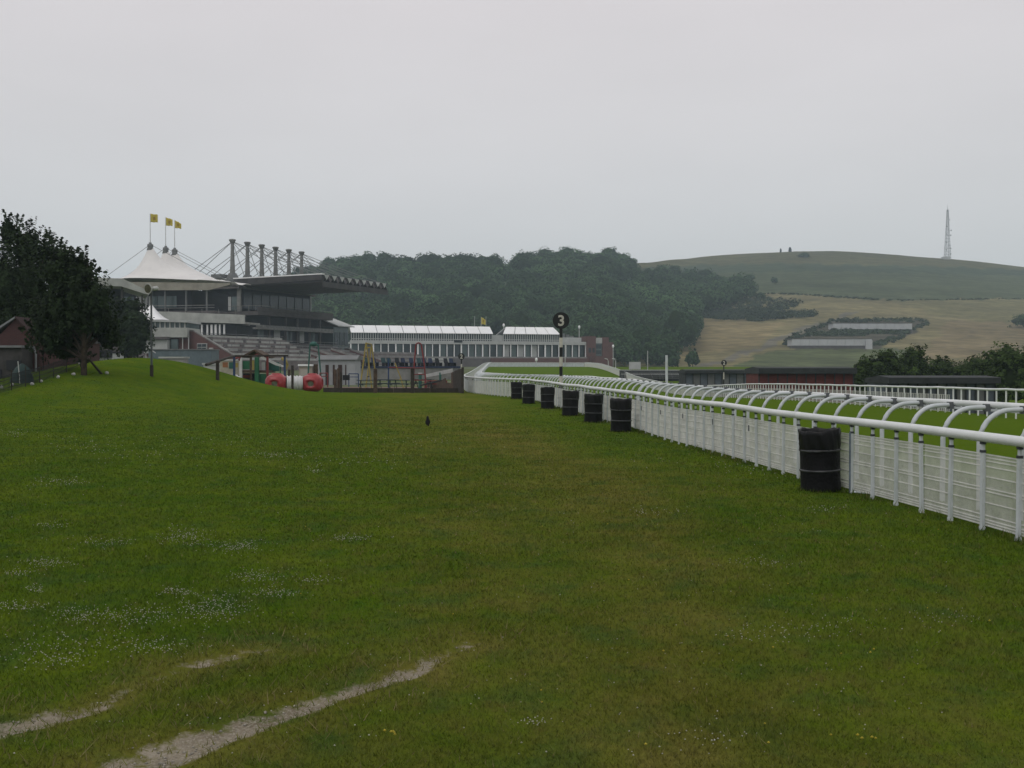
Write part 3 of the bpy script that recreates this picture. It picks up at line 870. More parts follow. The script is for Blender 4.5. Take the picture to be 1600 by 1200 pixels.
# ================================================================== FENCES AND RAILS
M_WHITE = mat('white_paint', (0.77, 0.78, 0.79), 0.5, 0.07, 1.6, 0.08, 30, spec=0.3, col2=(0.60, 0.63, 0.61))
M_WHITE_DULL = mat('white_plastic_dull', (0.62, 0.65, 0.68), 0.6, 0.12, 2.4, col2=(0.44, 0.48, 0.47))
M_NET = mat('net_wire', (0.70, 0.70, 0.66), 0.6, 0.12, 5.0)
M_BOLT = mat('dark_bolt', (0.05, 0.055, 0.06), 0.6, 0.2)
M_CLIP = mat('grey_clip', (0.14, 0.15, 0.16), 0.6, 0.2)

def path_pt(pts, s):
    acc = 0
    for a, b in zip(pts[:-1], pts[1:]):
        d = math.dist(a, b)
        if s <= acc + d:
            k = (s - acc) / d
            return a[0] + (b[0] - a[0]) * k, a[1] + (b[1] - a[1]) * k, (b[0] - a[0]) / d, (b[1] - a[1]) / d
        acc += d
    return b[0], b[1], (b[0] - a[0]) / d, (b[1] - a[1]) / d
def path_s(pts, y):
    acc = 0
    for a, b in zip(pts[:-1], pts[1:]):
        if a[1] <= y <= b[1]: return acc + math.dist(a, b) * (y - a[1]) / (b[1] - a[1])
        acc += math.dist(a, b)
    return acc

SP = 0.66
s_near = path_s(FENCE, 76.0); s_end = path_s(FENCE, 269)
f0 = Vector((FENCE[0][0], FENCE[0][1], Hs(*FENCE[0])))
fence = thing('crowd_fence', 'white tube-railed fence with wire netting along the spectators side, drums standing against it', 'fence', f0)
# post (local: x across, y along the fence)
pm = MB()
pm.prism([(-.017, -.024, .02), (.017, -.024, .02), (.017, .024, .02), (-.017, .024, .02)], (0, 0, .84))
pm.prism([(-.014, -.018, .86), (.014, -.018, .86), (.014, .018, .86), (-.014, .018, .86)], (0, 0, .10))
pm.prism([(-.022, -.028, -.05), (.022, -.028, -.05), (.022, .028, -.05), (-.022, .028, -.05)], (0, 0, .09))
post_me = pm.mesh('post', M_WHITE_DULL)
bm_ = MB()
bm_.prism([(-.022, -.028, .845), (.022, -.028, .845), (.022, .028, .845), (-.022, .028, .845)], (0, 0, .028))
bk_ = MB(); bk_.prism([(-.022, -.028, .935), (.022, -.028, .935), (.022, .028, .935), (-.022, .028, .935)], (0, 0, .030))
brk_me = bk_.mesh('rail_bracket', M_BOLT)
bolt_me = bm_.mesh('bolt', M_BOLT)
samp = path_sample(FENCE, SP)
rf_ = random.Random(3)
for (x, y, tx, ty, s) in samp:
    if s > s_near: break
    rz = math.atan2(ty, tx) - math.pi / 2
    p = inst('post', post_me, fence, Vector((x, y, Hs(x, y))) - f0, rz + rf_.uniform(-.03, .03))
    p.rotation_euler[0] = rf_.uniform(-.012, .012); p.rotation_euler[1] = rf_.uniform(-.012, .012)
    inst('bolt', bolt_me, p, (0, 0, 0)); inst('rail_bracket', brk_me, p, (0, 0, 0))
fp = MB()
for (x, y, tx, ty, s) in samp:
    if s <= s_near or s > s_end: continue
    fp.prism([(x - .03, y - .04, Hs(x, y)), (x + .03, y - .04, Hs(x, y)), (x + .03, y + .04, Hs(x, y)), (x - .03, y + .04, Hs(x, y))], (0, 0, .95))
o = fp.build('far_posts', M_WHITE, fence); o['kind'] = 'stuff'
# top rail in sections with slight sag at the joints
pts = []
for k, (x, y, tx, ty, s) in enumerate(path_sample(FENCE, SP * 2)):
    pts.append(Vector((x, y, Hs(x, y) + 1.015 + rf_.uniform(-.010, .010))))
mb = MB(); mb.tube(pts, 0.055, 12); mb.build('top_rail', M_WHITE, fence)
jm = MB(); jm.lathe([(0.052, -.06), (0.0585, -.055), (0.0585, .055), (0.052, .06)], n=14)
j_me = jm.mesh('rail_joint', M_WHITE)
for k in range(4, len(pts) - 1, 5):
    if pts[k].y > 76: break
    d = (pts[k + 1] - pts[k - 1]).normalized()
    o = inst('rail_joint', j_me, fence, pts[k] - f0); o.rotation_euler = d.to_track_quat('Z', 'Y').to_euler()
# netting: real wires, panel by panel
HW = [.055, .085, .115, .16, .30, .42, .455, .58, .69, .75, .785, .82]
def net_panel(s0, s1, step, wid, parent, path, zs, ztop, zbot, off=0.026, name='net_panel', dep=0.002):
    mb = MB(); n = max(2, int((s1 - s0) / step))
    P2 = [path_pt(path, s0 + (s1 - s0) * k / 4) for k in range(5)]
    for h in zs:
        lo = [Vector((x + ty * off, y - tx * off, Hs(x, y) + h)) for (x, y, tx, ty) in P2]
        for a, b in zip(lo[:-1], lo[1:]):
            nx = Vector((b.y - a.y, -(b.x - a.x), 0)).normalized() * .005
            mb.prism([a - nx, b - nx, b + nx, a + nx], (0, 0, .012))
    for k in range(n):
        x, y, tx, ty = path_pt(path, s0 + (s1 - s0) * (k + .5) / n)
        q = Vector((x + ty * off, y - tx * off, Hs(x, y)))
        t = Vector((tx, ty, 0)) * wid / 2; m = Vector((ty, -tx, 0)) * dep
        mb.prism([q - t - m + Vector((0, 0, zbot)), q + t - m + Vector((0, 0, zbot)), q + t + m + Vector((0, 0, zbot)), q - t + m + Vector((0, 0, zbot))], (0, 0, ztop - zbot))
    return mb.build(name, M_NET, parent)
s = 0.0
while s < s_near:
    y = path_pt(FENCE, s)[1]
    net_panel(s + .01, s + SP * 4 - .01, 0.0185 if y < 35 else 0.03, 0.0042 if y < 35 else .007, fence, FENCE, HW, .835, .05)
    s += SP * 4
while s < s_end:
    o = net_panel(s, s + 12, 0.12, 0.075, fence, FENCE, [.06, .42, .80], .83, .05); s += 12.02
# label tags clipped on the netting
cm_ = MB(); cm_.prism([(-.052, -.022, -.055), (-.040, -.022, -.055), (-.040, .022, -.055), (-.052, .022, -.055)], (0, 0, .11))
c_me = cm_.mesh('clip', M_CLIP)
for (px, py) in [(1174, 669), (1117, 659), (1070, 650), (1035, 644), (1005, 638), (982, 634)]:
    Y = 9920 / (px - 640); x, y, tx, ty = path_pt(FENCE, path_s(FENCE, Y))
    inst('clip', c_me, fence, Vector((x, y, P(px, py, y).z)) - f0, math.atan2(ty, tx) - math.pi / 2)
# one darker replacement post behind the nearest drum
x, y, tx, ty = path_pt(FENCE, path_s(FENCE, 14.35))
MB().tube([(x - .02, y, Hs(x, y)), (x - .02, y, Hs(x, y) + .86)], .017, 8).build('stake', mat('grey_steel', (.16, .20, .24), .5, .2), fence, 'thin grey steel stake against the netting')

# ---- running rail: hooped posts leaning over the track
def off_path(path, d):
    out = []
    for k, p in enumerate(path):
        a = path[max(0, k - 1)]; b = path[min(len(path) - 1, k + 1)]
        tx, ty = b[0] - a[0], b[1] - a[1]; L_ = math.hypot(tx, ty)
        out.append((p[0] + ty / L_ * d, p[1] - tx / L_ * d))
    return out
RUN = off_path(FENCE, 0.85)
r0 = Vector((RUN[0][0], RUN[0][1], Hs(*RUN[0])))
run = thing('running_rail', 'white running rail carried on hooped posts curving over the track behind the crowd fence', 'rail', r0)
hp = [(0, 0, -.1), (0, 0, .45), (0, 0, .84)] + [(.42 - .42 * math.cos(a), 0, .84 + .40 * math.sin(a)) for a in np.linspace(.15, math.pi / 2, 9)] + [(.60, 0, 1.245)]
hoop_me = MB().tube(hp, .032, 10).mesh('hoop_post', M_WHITE_DULL)
sock = MB(); sock.prism([(.57, -.05, 1.19), (.66, -.05, 1.19), (.66, .05, 1.19), (.57, .05, 1.19)], (0, 0, .10))
sock_me = sock.mesh('socket', M_CLIP)
rp, rp2 = [], []
SR = .87
rs = path_sample(RUN, SR, 0.3)
s_rn = path_s(RUN, 76.0)
hm = MB()
for k, (x, y, tx, ty, s) in enumerate(rs):
    rz = math.atan2(ty, tx) - math.pi / 2
    zb = Hs(x, y)
    q = Vector((x + ty * .66, y - tx * .66, zb + 1.245 + .03 * math.sin(s * .21) + rf_.uniform(-.008, .008)))
    rp.append(q); rp2.append(q + Vector((0, 0, -.085)))
    if s <= s_rn:
        h = inst('hoop_post', hoop_me, run, Vector((x, y, zb)) - r0, rz + rf_.uniform(-.05, .05))
        h.rotation_euler[0] = rf_.uniform(-.015, .015)
        inst('socket', sock_me, h, (0, 0, 0))
    elif s < s_end and k % 3 == 0:
        hm.tube([(x, y, zb), (x, y, zb + .9), (x + ty * .15, y - tx * .15, zb + 1.15), (x + ty * .6, y - tx * .6, zb + 1.24)], .04, 6)
x, y, tx, ty = path_pt(RUN, path_s(RUN, 31.5))
inst('hoop_post', hoop_me, run, Vector((x, y, Hs(x, y))) - r0, math.atan2(ty, tx) - math.pi / 2)
o = hm.build('far_hoops', M_WHITE_DULL, run); o['kind'] = 'stuff'
MB().tube(rp, .045, 10).build('rail', M_WHITE, run)
lb = MB()
for a, b in zip(rp2[:-1], rp2[1:]):
    nx = Vector((b.y - a.y, -(b.x - a.x), 0)).normalized() * .035
    lb.prism([a - nx, b - nx, b + nx, a + nx], (0, 0, .032))
lb.build('lower_rail', M_WHITE_DULL, run)

# ---- far rail of the track
g0 = Vector((FARRAIL[0][0], FARRAIL[0][1], Hs(*FARRAIL[0])))
far = thing('far_rail', 'long white post-and-rail on the far side of the track', 'rail', g0)
fpm = MB(); fpm.tube([(0, 0, -.1), (0, 0, 1.12)], .036, 8); fp_me = fpm.mesh('post', M_WHITE)
pts = []; hm = MB()
for k, (x, y, tx, ty, s) in enumerate(path_sample(FARRAIL, .8)):
    zb = Hs(x, y)
    pts.append(Vector((x, y, zb + 1.15 + .03 * math.sin(s * .13) + rf_.uniform(-.012, .012))))
    if y < 78: inst('post', fp_me, far, Vector((x, y, zb)) - g0, 0)
    else: hm.tube([(x, y, zb), (x, y, zb + 1.12)], .036, 5)
o = hm.build('far_posts', M_WHITE, far); o['kind'] = 'stuff'
MB().tube(pts, .05, 8).build('top_rail', M_WHITE, far)
s0_ = path_s(FARRAIL, 47); s = s0_; e_ = path_s(FARRAIL, 286)
while s < e_:
    o = net_panel(s, min(s + 8, e_), 0.20 if s < 60 else .24, 0.045 if s < 80 else .10, far, FARRAIL, [.06, .5, .82], .83, .05, off=-.05, dep=.006); s += 8.02

# ---- white barrier closing the far end of the track
A_, B_ = (-6.9, 272.0), (20.3, 288.0)
END = [(A_[0] + (B_[0] - A_[0]) * k / 8, A_[1] + (B_[1] - A_[1]) * k / 8 + 1.5 * math.sin(math.pi * k / 8)) for k in range(9)]
g1 = Vector((END[0][0], END[0][1], Hs(*END[0])))
eb = thing('end_barrier', 'pale barrier across the far end of the green track below the pavilion', 'fence', g1)
pts = [Vector((x, y, Hs(x, y) + 1.15)) for (x, y) in END]
MB().tube(pts, .06, 6).build('top_rail', M_WHITE, eb)
for a, b in zip(END[:-1], END[1:]):
    d = Vector((b[0] - a[0], b[1] - a[1], 0)); nn = Vector((d.y, -d.x, 0)).normalized() * .03; d = d * .985
    q = Vector((a[0], a[1], Hs(*a) + .03)); q2 = Vector((a[0] + d.x, a[1] + d.y, Hs(a[0] + d.x, a[1] + d.y) + .03))
    MB().prism([q - nn, q2 - nn, q2 + nn, q + nn], (0, 0, 1.0)).build('panel', M_WHITE_DULL, eb)

# ================================================================== DRUM BINS
M_DRUM = mat('drum_black', (0.008, 0.008, 0.009), 0.6, 0.3, 6, 0.25, 25, spec=0.16)
M_BAG = mat('black_bag', (0.006, 0.006, 0.007), 0.38, 0.2, 8, 0.0, spec=0.28)
M_HOOP = mat('hoop_highlight_grey', (0.045, 0.048, 0.052), 0.45, 0.5, 9, spec=0.5)  # lighter than the drum: highlight on the ribs put into the colour
def drum(label, loc, rz, tilt, seed):
    rd = random.Random(seed)
    t = thing('drum_bin', label, 'bin', loc, 'black drum bins along the fence')
    ph = [rd.uniform(0, 6.28) for _ in range(4)]
    wf = lambda th, z: 1 + .020 * math.sin(2 * th + ph[0]) + .014 * math.sin(3 * th + ph[1] + z * 5) + .014 * math.sin(5 * th + 9 * z + ph[2]) * (.35 + (z > .5)) - .07 * math.exp(-((th - ph[3]) ** 2 * 6 + ((z - .15 - .3 * abs(math.sin(ph[1]))) * 9) ** 2))
    prof = [(.0, .01), (.275, .0), (.288, .012), (.285, .05), (.283, .27), (.286, .285), (.286, .315), (.283, .33), (.283, .56), (.286, .575), (.286, .60), (.283, .615), (.284, .66)]
    d = MB().lathe(prof, n=28, wob=wf)
    inst('drum', d.mesh('drum', M_DRUM), t, (0, 0, 0))
    for z in (.30, .588):
        g = MB().lathe([(.286, z - .017), (.298, z - .008), (.298, z + .008), (.286, z + .017)], n=28, wob=wf)
        inst('hoop', g.mesh('hoop', M_HOOP), t, (0, 0, 0))
    # bin liner folded over the rim, creased
    n = 72; vs = []; fs = []
    prof = [(.290, .575 + .03), (.293, .66), (.291, .74), (.294, .82), (.292, .865), (.282, .885), (.268, .872), (.262, .80), (.255, .60), (.18, .52), (0.02, .50)]
    for i_, (r_, z_) in enumerate(prof):
        for k in range(n):
            th = 2 * math.pi * k / n
            amp = .009 if i_ < 5 else .006
            rr_ = r_ + amp * math.sin(17 * th + ph[0] + z_ * 14) * math.sin(5 * th + ph[3]) + amp * .6 * math.sin(29 * th - z_ * 30 + ph[1]) + (wf(th, z_) - 1) * .28
            zz = z_ + (.014 * math.sin(2 * th + ph[2]) + .008 * math.sin(7 * th + ph[1]) if i_ != 0 else .025 * math.sin(3 * th + ph[3]) + .012 * math.sin(11 * th))
            vs.append((rr_ * math.cos(th), rr_ * math.sin(th), zz))
    for i_ in range(len(prof) - 1):
        for k in range(n):
            k2 = (k + 1) % n; fs.append((i_ * n + k, i_ * n + k2, (i_ + 1) * n + k2, (i_ + 1) * n + k))
    inst('bin_liner', MB().add(vs, fs, True).mesh('bin_liner', M_BAG), t, (0, 0, 0))
    t.rotation_euler = (tilt[0], tilt[1], rz)
    return t
DR = [(1283, 770, 14.7, (.015, -.045), 'black drum bin nearest the camera, standing alone at the right'),
      (970, 677, 27.6, (.01, -.02), 'nearest of the six black drums in the row, just left of the wire netting'),
      (927, 662, 32.0, (-.01, -.02), 'second nearest of the six black drums in the row'),
      (891, 651, 36.0, (.01, -.03), 'black drum just right of the foot of the tall number 3 post'),
      (856, 639, 42.0, (.0, -.025), 'black drum just left of the foot of the tall number 3 post'),
      (826, 630, 46.5, (.01, .01), 'second farthest of the six black drums in the row'),
      (807, 623, 53.5, (.0, .015), 'farthest and smallest black drum in the row')]
for k, (px, py, D, tl, lab) in enumerate(DR):
    q = P(px, py, D)
    drum(lab, (q.x, D, Hs(q.x, D) + .005), k * 1.3, tl, k)
# scrap of white board in the grass by the nearest drum
q = gp(1342, 771)
m_ = MB()
m_.prism([(q.x - .12, q.y - .05, q.z + .02), (q.x + .16, q.y - .22, q.z + .012), (q.x + .19, q.y - .16, q.z + .02), (q.x - .10, q.y + .03, q.z + .03)], (0, 0, .012))
tag(rehome(m_.build('board_scrap', M_WHITE_DULL)), 'thin pale board lying in the grass beside the nearest drum', 'board')

# ================================================================== DISTANCE MARKERS
M_BLACK = mat('marker_black', (0.012, 0.013, 0.013), 0.45, 0.2, 6)
M_CREAM = mat('marker_cream', (0.55, 0.53, 0.46), 0.6, 0.12, 6)
def text_mesh(ch, size, ext, material):
    cu = bpy.data.curves.new('numeral', 'FONT'); cu.body = ch; cu.size = size; cu.extrude = ext; cu.offset = size * .022
    cu.align_x = 'CENTER'; cu.align_y = 'CENTER'; cu.resolution_u = 6
    to = bpy.data.objects.new('numeral_tmp', cu); COL.objects.link(to)
    dg = bpy.context.evaluated_depsgraph_get(); dg.update()
    me = bpy.data.meshes.new_from_object(to.evaluated_get(dg))
    bpy.data.objects.remove(to, do_unlink=True); bpy.data.curves.remove(cu)
    me.name = 'numeral'
    co = np.empty(len(me.vertices) * 3, np.float32); me.vertices.foreach_get('co', co); co = co.reshape(-1, 3)
    cx, cy = (co[:, 0].min() + co[:, 0].max()) / 2, (co[:, 1].min() + co[:, 1].max()) / 2
    me.transform(Matrix.Translation((-cx, -cy, 0))); me.transform(Matrix.Rotation(math.pi / 2, 4, 'X'))
    me.materials.clear(); me.materials.append(material)
    return me
def marker(label, ch, x, y, zc, rad, nseg, zb=None):
    zb = Hs(x, y) if zb is None else zb
    t = thing('distance_marker', label, 'sign', (x, y, zb), 'furlong markers')
    top = zc - rad * .9
    MB().tube([(x, y, zb - .1), (x, y, top)], .075 * rad / .38, 10).build('pole', M_BLACK, t)
    seg = (top - zb) / nseg
    for k in range(nseg):
        if k % 2 == 1:
            z0 = top - (k + 1) * seg
            MB().tube([(x, y, z0), (x, y, z0 + seg)], .080 * rad / .38, 10).build('pole_band', M_CREAM, t, 'cream band on the black pole')
    n = 40
    ring = [(x + rad * math.cos(2 * math.pi * k / n), y - .10, zc + rad * math.sin(2 * math.pi * k / n)) for k in range(n)]
    d = MB().prism(ring, (0, .05, 0)).build('disc', M_BLACK, t)
    inst('numeral', text_mesh(ch, rad * 1.75, .008, M_CREAM), d, Vector((x, y - .106, zc)) - Vector((x, y, zb)))
    return t
q = P(878, 501, 46); x_ = P(876.5, 600, 46).x
marker('tall black and cream banded post with a round number 3 disc beside the drums', '3', x_, 46.0, q.z, .375, 8)
q = P(721, 557, 112)
marker('small number 2 disc on a dark post above the wooden playground panel', '2', q.x, 112, q.z, .36, 5)
q = P(1131, 567, 118)
marker('small number 2 disc on a banded post in front of the dark shed', '2', q.x, 118, q.z, .33, 5)
# plain white pole by the running rail
q = P(1041.5, 555, 33.0); zb = Hs(q.x, 33)
pp = MB().tube([(q.x + .02, 33.0, zb - .1), (q.x, 33.0, q.z)], .042, 10)
tag(rehome(pp.build('white_pole', M_WHITE_DULL)), 'plain white pole standing up behind the crowd fence right of centre', 'pole')
# reddish tag post on the bend of the fence
q = gp(765, 612.5)
t = thing('marker_stake', 'thin pale stake with a red top against the fence bend, left of the drums', 'stake', (q.x, q.y, q.z))
MB().tube([(q.x, q.y, q.z - .05), (q.x, q.y, q.z + .75)], .018, 6).build('stake', M_WHITE_DULL, t)
MB().prism([(q.x - .04, q.y - .02, q.z + .72), (q.x + .04, q.y - .02, q.z + .72), (q.x + .04, q.y + .02, q.z + .72), (q.x - .04, q.y + .02, q.z + .72)], (0, 0, .30)).build('cap', mat('stake_red', (.12, .02, .025), .6), t, 'dark red top')
# ================================================================== STANDS
M_CONC = mat('concrete', (0.27, 0.265, 0.25), 0.9, 0.2, 0.6, 0.2, 8)
M_CONC_D = mat('concrete_dark', (0.125, 0.113, 0.112), 0.9, 0.2, 0.5)
M_CONC_L = mat('concrete_light', (0.42, 0.43, 0.40), 0.85, 0.15, 0.5)
M_GLASS = mat('dark_glass', (0.030, 0.040, 0.048), 0.15, 0.2, 0.4, spec=0.5)
M_GLASS2 = mat('pale_glass', (0.10, 0.135, 0.135), 0.15, 0.2, 0.3, spec=0.5)
M_VOID = mat('interior_dark', (0.028, 0.030, 0.036), 0.9, 0.2, 0.4)  # near-black: shade of unlit interiors put into the colour; also plain dark parts
M_STEEL = mat('grey_steel_paint', (0.15, 0.155, 0.155), 0.55, 0.15, 1.0)
M_PANEL = mat('pale_panel', (0.46, 0.47, 0.46), 0.6, 0.1, 0.6)
M_MEMBR = mat('tent_membrane', (0.74, 0.72, 0.70), 0.6, 0.06, 0.25)
M_VAL = mat('valance', (0.30, 0.28, 0.23), 0.8, 0.15, 0.6)
M_BRICK = brick_mat('brick_dark_red', (0.125, 0.045, 0.042), (0.10, 0.035, 0.035), (0.13, 0.10, 0.09))
M_ROOFW = mat('white_roof', (0.88, 0.88, 0.88), 0.4, 0.04, 0.5)
M_SEAT = mat('seat_grey', (0.25, 0.25, 0.245), 0.8, 0.25, 1.5)
M_CABLE = mat('cable', (0.20, 0.21, 0.21), 0.6, 0.1)

# ---------------------------------------------------------------- main stand with the pylon roof
S = Frame(-65.4, 240, 0.40, 0.916)
b0 = S.p(14, 0, Hs(*S.p(14, 0, 0)[:2]))
ms = thing('grandstand', 'grandstand with six cable-stayed pylons above a folded cantilever roof', 'grandstand', b0)
zg = b0.z - .5
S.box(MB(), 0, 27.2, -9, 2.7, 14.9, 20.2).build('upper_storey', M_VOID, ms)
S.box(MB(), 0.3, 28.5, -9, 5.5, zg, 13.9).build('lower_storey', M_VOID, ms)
S.box(MB(), -1.2, 29.5, -9, 8.2, 13.95, 14.85).build('floor_slab', M_CONC_D, ms)
S.box(MB(), -1.2, 29.5, 8.0, 8.25, 14.9, 15.75).build('parapet', M_CONC_D, ms)
S.box(MB(), -1.5, 29.8, -9, 2.9, 20.2, 20.6).build('ceiling_slab', M_CONC_D, ms)
S.box(MB(), 27.25, 27.6, 2.2, 2.9, 14.9, 20.2).build('end_column', M_PANEL, ms, 'pale column at the far end')
for k in range(8):        # upper glazing bays
    S.box(MB(), .5 + k * 3.35, 3.45 + k * 3.35, 2.72, 2.80, 15.6, 19.4).build('window', M_GLASS, ms)
for k, (u0, w) in enumerate([(2.0, 2.2), (8.2, 2.4), (13.4, 2.0), (18.6, 1.9), (23.5, 1.6)]):
    S.box(MB(), u0, u0 + w, 5.55, 5.65, 8.0, 11.6).build('light_tone_panel', M_GLASS2 if k % 2 == 0 else M_PANEL, ms)  # pale boxes: light in the openings put into their colour
    S.box(MB(), u0 + w + .3, u0 + w + .75, 6.6, 7.05, zg, 13.9).build('column', M_CONC_D, ms)
for k in range(4):        # near flank
    S.box(MB(), -.12, -.02, -8.6 + k * 2.8, -6.0 + k * 2.8, 15.2, 18.4).build('flank_window', M_PANEL if k < 3 else M_GLASS2, ms)
M_PYL = mat('pylon_concrete', (.22, .22, .21), .8, .2, .6)
M_ROOFD = mat('roof_underside', (.075, .07, .07), .85, .2, .5)
S.box(MB(), -.45, -.05, 1.6, 2.6, 8, 20.2).build('flank_column', M_CONC, ms)
for k in range(9):
    MB().tube([S.p(-1.1, -8.5 + k * 2, 14.9), S.p(-1.1, -8.5 + k * 2, 16.1)], .05, 5).build('rail_post', M_CONC, ms)
MB().tube([S.p(-1.1, -8.6, 16.1), S.p(-1.1, 8.0, 16.1), S.p(29.2, 8.1, 16.1)], .06, 5).build('handrail', M_CONC, ms)
# folded roof: nine bays, ridges running out to the front edge
NB_ = 9; W = 28.4 / NB_
for k in range(NB_):
    u0 = -.6 + k * W; um = u0 + W / 2; u1 = u0 + W
    th_ = .22
    m_ = MB()
    def strip(ua, za0, za1, ub, zb0, zb1):
        m_.prism([S.p(ua, -9, za0), S.p(ub, -9, zb0), S.p(ub, 25.4, zb1), S.p(ua, 25.4, za1)], (0, 0, -th_))
    strip(u0, 20.9, 21.15, um - .002, 22.3, 22.75); strip(um + .002, 22.3, 22.75, u1 - .004, 20.9, 21.15)
    rp_ = m_.build('roof_fold', M_ROOFD, ms)
    MB().prism([S.p(u0 + .08, 25.0, 22.72), S.p(um, 25.0, 21.2), S.p(u1 - .08, 25.0, 22.72)], S.vvec(.16)).build('gable_panel', M_ROOFD, ms)
    MB().prism([S.p(u0 + .6, 25.42, 22.66), S.p(um, 25.42, 21.5), S.p(u1 - .6, 25.42, 22.66)], S.vvec(.05)).build('gable_face', M_PANEL, rp_)
MB().prism([S.p(-.75, -9, 20.5), S.p(-.75, 25.2, 21.5), S.p(-.75, 25.2, 22.6), S.p(-.75, -9, 22.3)], S.uvec(-.25)).build('side_fascia', M_ROOFD, ms)
MB().prism([S.p(-1.1, -9, 22.32), S.p(-1.1, 25.6, 22.62), S.p(-1.1, 25.6, 22.86), S.p(-1.1, -9, 22.6)], S.uvec(1.0)).build('roof_edge', M_ROOFW, ms)
MB().prism([S.p(-.5, -9, 20.62), S.p(27.6, -9, 20.62), S.p(27.6, 25.2, 20.95), S.p(-.5, 25.2, 20.95)], (0, 0, .14)).build('soffit', M_CONC_D, ms)
MB().prism([S.p(-.5, 25.25, 19.9), S.p(27.6, 25.25, 19.9), S.p(27.6, 25.25, 21.1), S.p(-.5, 25.25, 21.1)], S.vvec(.3)).build('front_beam', M_ROOFD, ms)
for k in range(6):
    u = k * 5.5
    pts = [S.p(u, 0, 20.6), S.p(u, 0, 23.6), S.p(u, 0, 27.5), S.p(u, 0, 31.0)]
    py_ = MB().tube(pts, [.78, .64, .48, .38], 10).build('pylon', M_PYL, ms)
    c = S.p(u, 0, 0)
    MB().lathe([(.38, 30.9), (.62, 31.15), (.66, 31.4), (.80, 31.5), (.80, 31.75), (.55, 31.85), (.01, 31.9)], c, 14).build('pylon_cap', M_PYL, py_)
    MB().lathe([(1.5, 21.9), (1.5, 22.6), (1.2, 23.4), (.9, 23.9)], c, 10).build('pylon_foot', M_STEEL, py_)
    top = S.p(u, 0, 31.3)
    for (v, zz, du) in ((9, 22.6, 0), (17, 22.6, 0), (24, 22.8, 0), (-16, 20.5, 0), (-24, 18.5, 0), (2, 22.4, 2.4)):
        e = S.p(u + du, v, zz)
        MB().tube([top, top.lerp(e, .5) + Vector((0, 0, -.18)), e], .075, 5).build('stay_cable', M_CABLE, ms)
S.box(MB(), -2.2, .2, -4.5, -1.5, 22.62, 23.6).build('roof_plant', M_STEEL, ms)
S.box(MB(), 15, 19, -3.6, -1.2, 22.78, 23.5).build('roof_plant', M_STEEL, ms)
# raked seating below, step by step
for k in range(11):
    v = 6.0 + k * 1.35; z1 = 7.7 - k * .42
    S.box(MB(), -1.5, 31.0, v, v + 1.345, zg, z1).build('step', M_SEAT if k % 2 else M_CONC_D, ms)
S.box(MB(), -1.9, -1.55, 5.8, 21, zg, 5.2).build('side_wall', M_BRICK, ms)
for k in range(6):
    v = 8.6 + k * 2.2; zr = 7.3 - k * .68
    MB().tube([S.p(-1.4, v, zr + .9), S.p(30.8, v, zr + .9)], .05, 5).build('crush_rail', M_CONC, ms)
    for j in range(7): MB().tube([S.p(-1 + j * 5.2, v, zr), S.p(-1 + j * 5.2, v, zr + .9)], .045, 5).build('rail_post', M_CONC, ms)
S.box(MB(), -1.6, 30, 6.2, 8.0, 10.7, 11.1).build('mezzanine_slab', M_CONC, ms)
S.box(MB(), -1.6, 30, 7.9, 8.0, 11.11, 11.7).build('mezzanine_front', M_SEAT, ms)
S.box(MB(), -1.65, -1.45, -2, 6.1, 10.6, 11.9).build('mezzanine_side', M_CONC_L, ms)
# little end wing with white lean-to roof
wg = thing('end_wing', 'small grey wing with a white sloping roof at the far end of the grandstand', 'building', S.p(33, 4, zg))
S.box(MB(), 30.0, 37.0, -4, 8.0, zg, 12.4).build('wall', M_GLASS2, wg)
MB().prism([S.p(29.8, -4, 14.6), S.p(29.8, 3.2, 14.6), S.p(29.8, 9.2, 12.45), S.p(29.8, -4, 12.45)], S.uvec(7.6)).build('gable', M_CONC_D, wg)
MB().prism([S.p(29.6, 3.2, 14.66), S.p(37.6, 3.2, 14.66), S.p(37.6, 9.6, 12.4), S.p(29.6, 9.6, 12.4)], (0, 0, .25)).build('roof', M_PANEL, wg)
for k in range(3): S.box(MB(), 30.5 + k * 2.2, 32.2 + k * 2.2, 8.02, 8.12, 7.5, 11).build('window', M_GLASS, wg)

# ---------------------------------------------------------------- tent-roofed stand
T = Frame(-75.8, 215, 0.2, 0.98)
b0 = T.p(6, 4, Hs(*T.p(6, 4, 0)[:2])); zg = b0.z - .4
tsd = thing('tent_roofed_stand', 'stand under a white three-peaked tensile membrane roof', 'grandstand', b0)
us = np.linspace(-8, 17, 90); vs_ = np.linspace(-7.0, 23.0, 90)
UU, VV = np.meshgrid(us, vs_)
hh = np.zeros(UU.shape)
for pu, hgt in ((0, 1.0), (6.1, 1.0), (9.8, 1.0)):
    du = (UU - pu) / 9.5; dv = np.where(VV < 0, VV / 7.0, VV / 23.0)
    nn = np.clip(np.sqrt(du ** 2 + dv ** 2), 0, 1)
    nr_ = np.sqrt((UU - pu) ** 2 + VV ** 2)
    hh = np.maximum(hh, hgt * (0.66 * (1 - nn) ** 1.9 + 0.14 * np.exp(-(nr_ / 1.5) ** 2) + .20 * np.exp(-(nr_ / 2.6) ** 1.3)))
rim = 19.75 - 1.15 * np.clip(VV / 23, 0, 1) ** 2 - .25 * np.cos(UU / 25 * 2 * np.pi) * (np.abs(VV - 6) > 9)
ZZ = rim + hh * 7.7
UU = -8 + (UU + 8) * (1 - .70 * sst(4, 23, VV))
tv = np.array([T.p(a, b, c) for a, b, c in zip(UU.ravel(), VV.ravel(), ZZ.ravel())])
nn = 90
i = np.arange(nn - 1)[:, None]; j = np.arange(nn - 1)[None, :]
F4 = np.stack([i * nn + j, (i + 1) * nn + j, (i + 1) * nn + j + 1, i * nn + j + 1], -1).reshape(-1, 4)
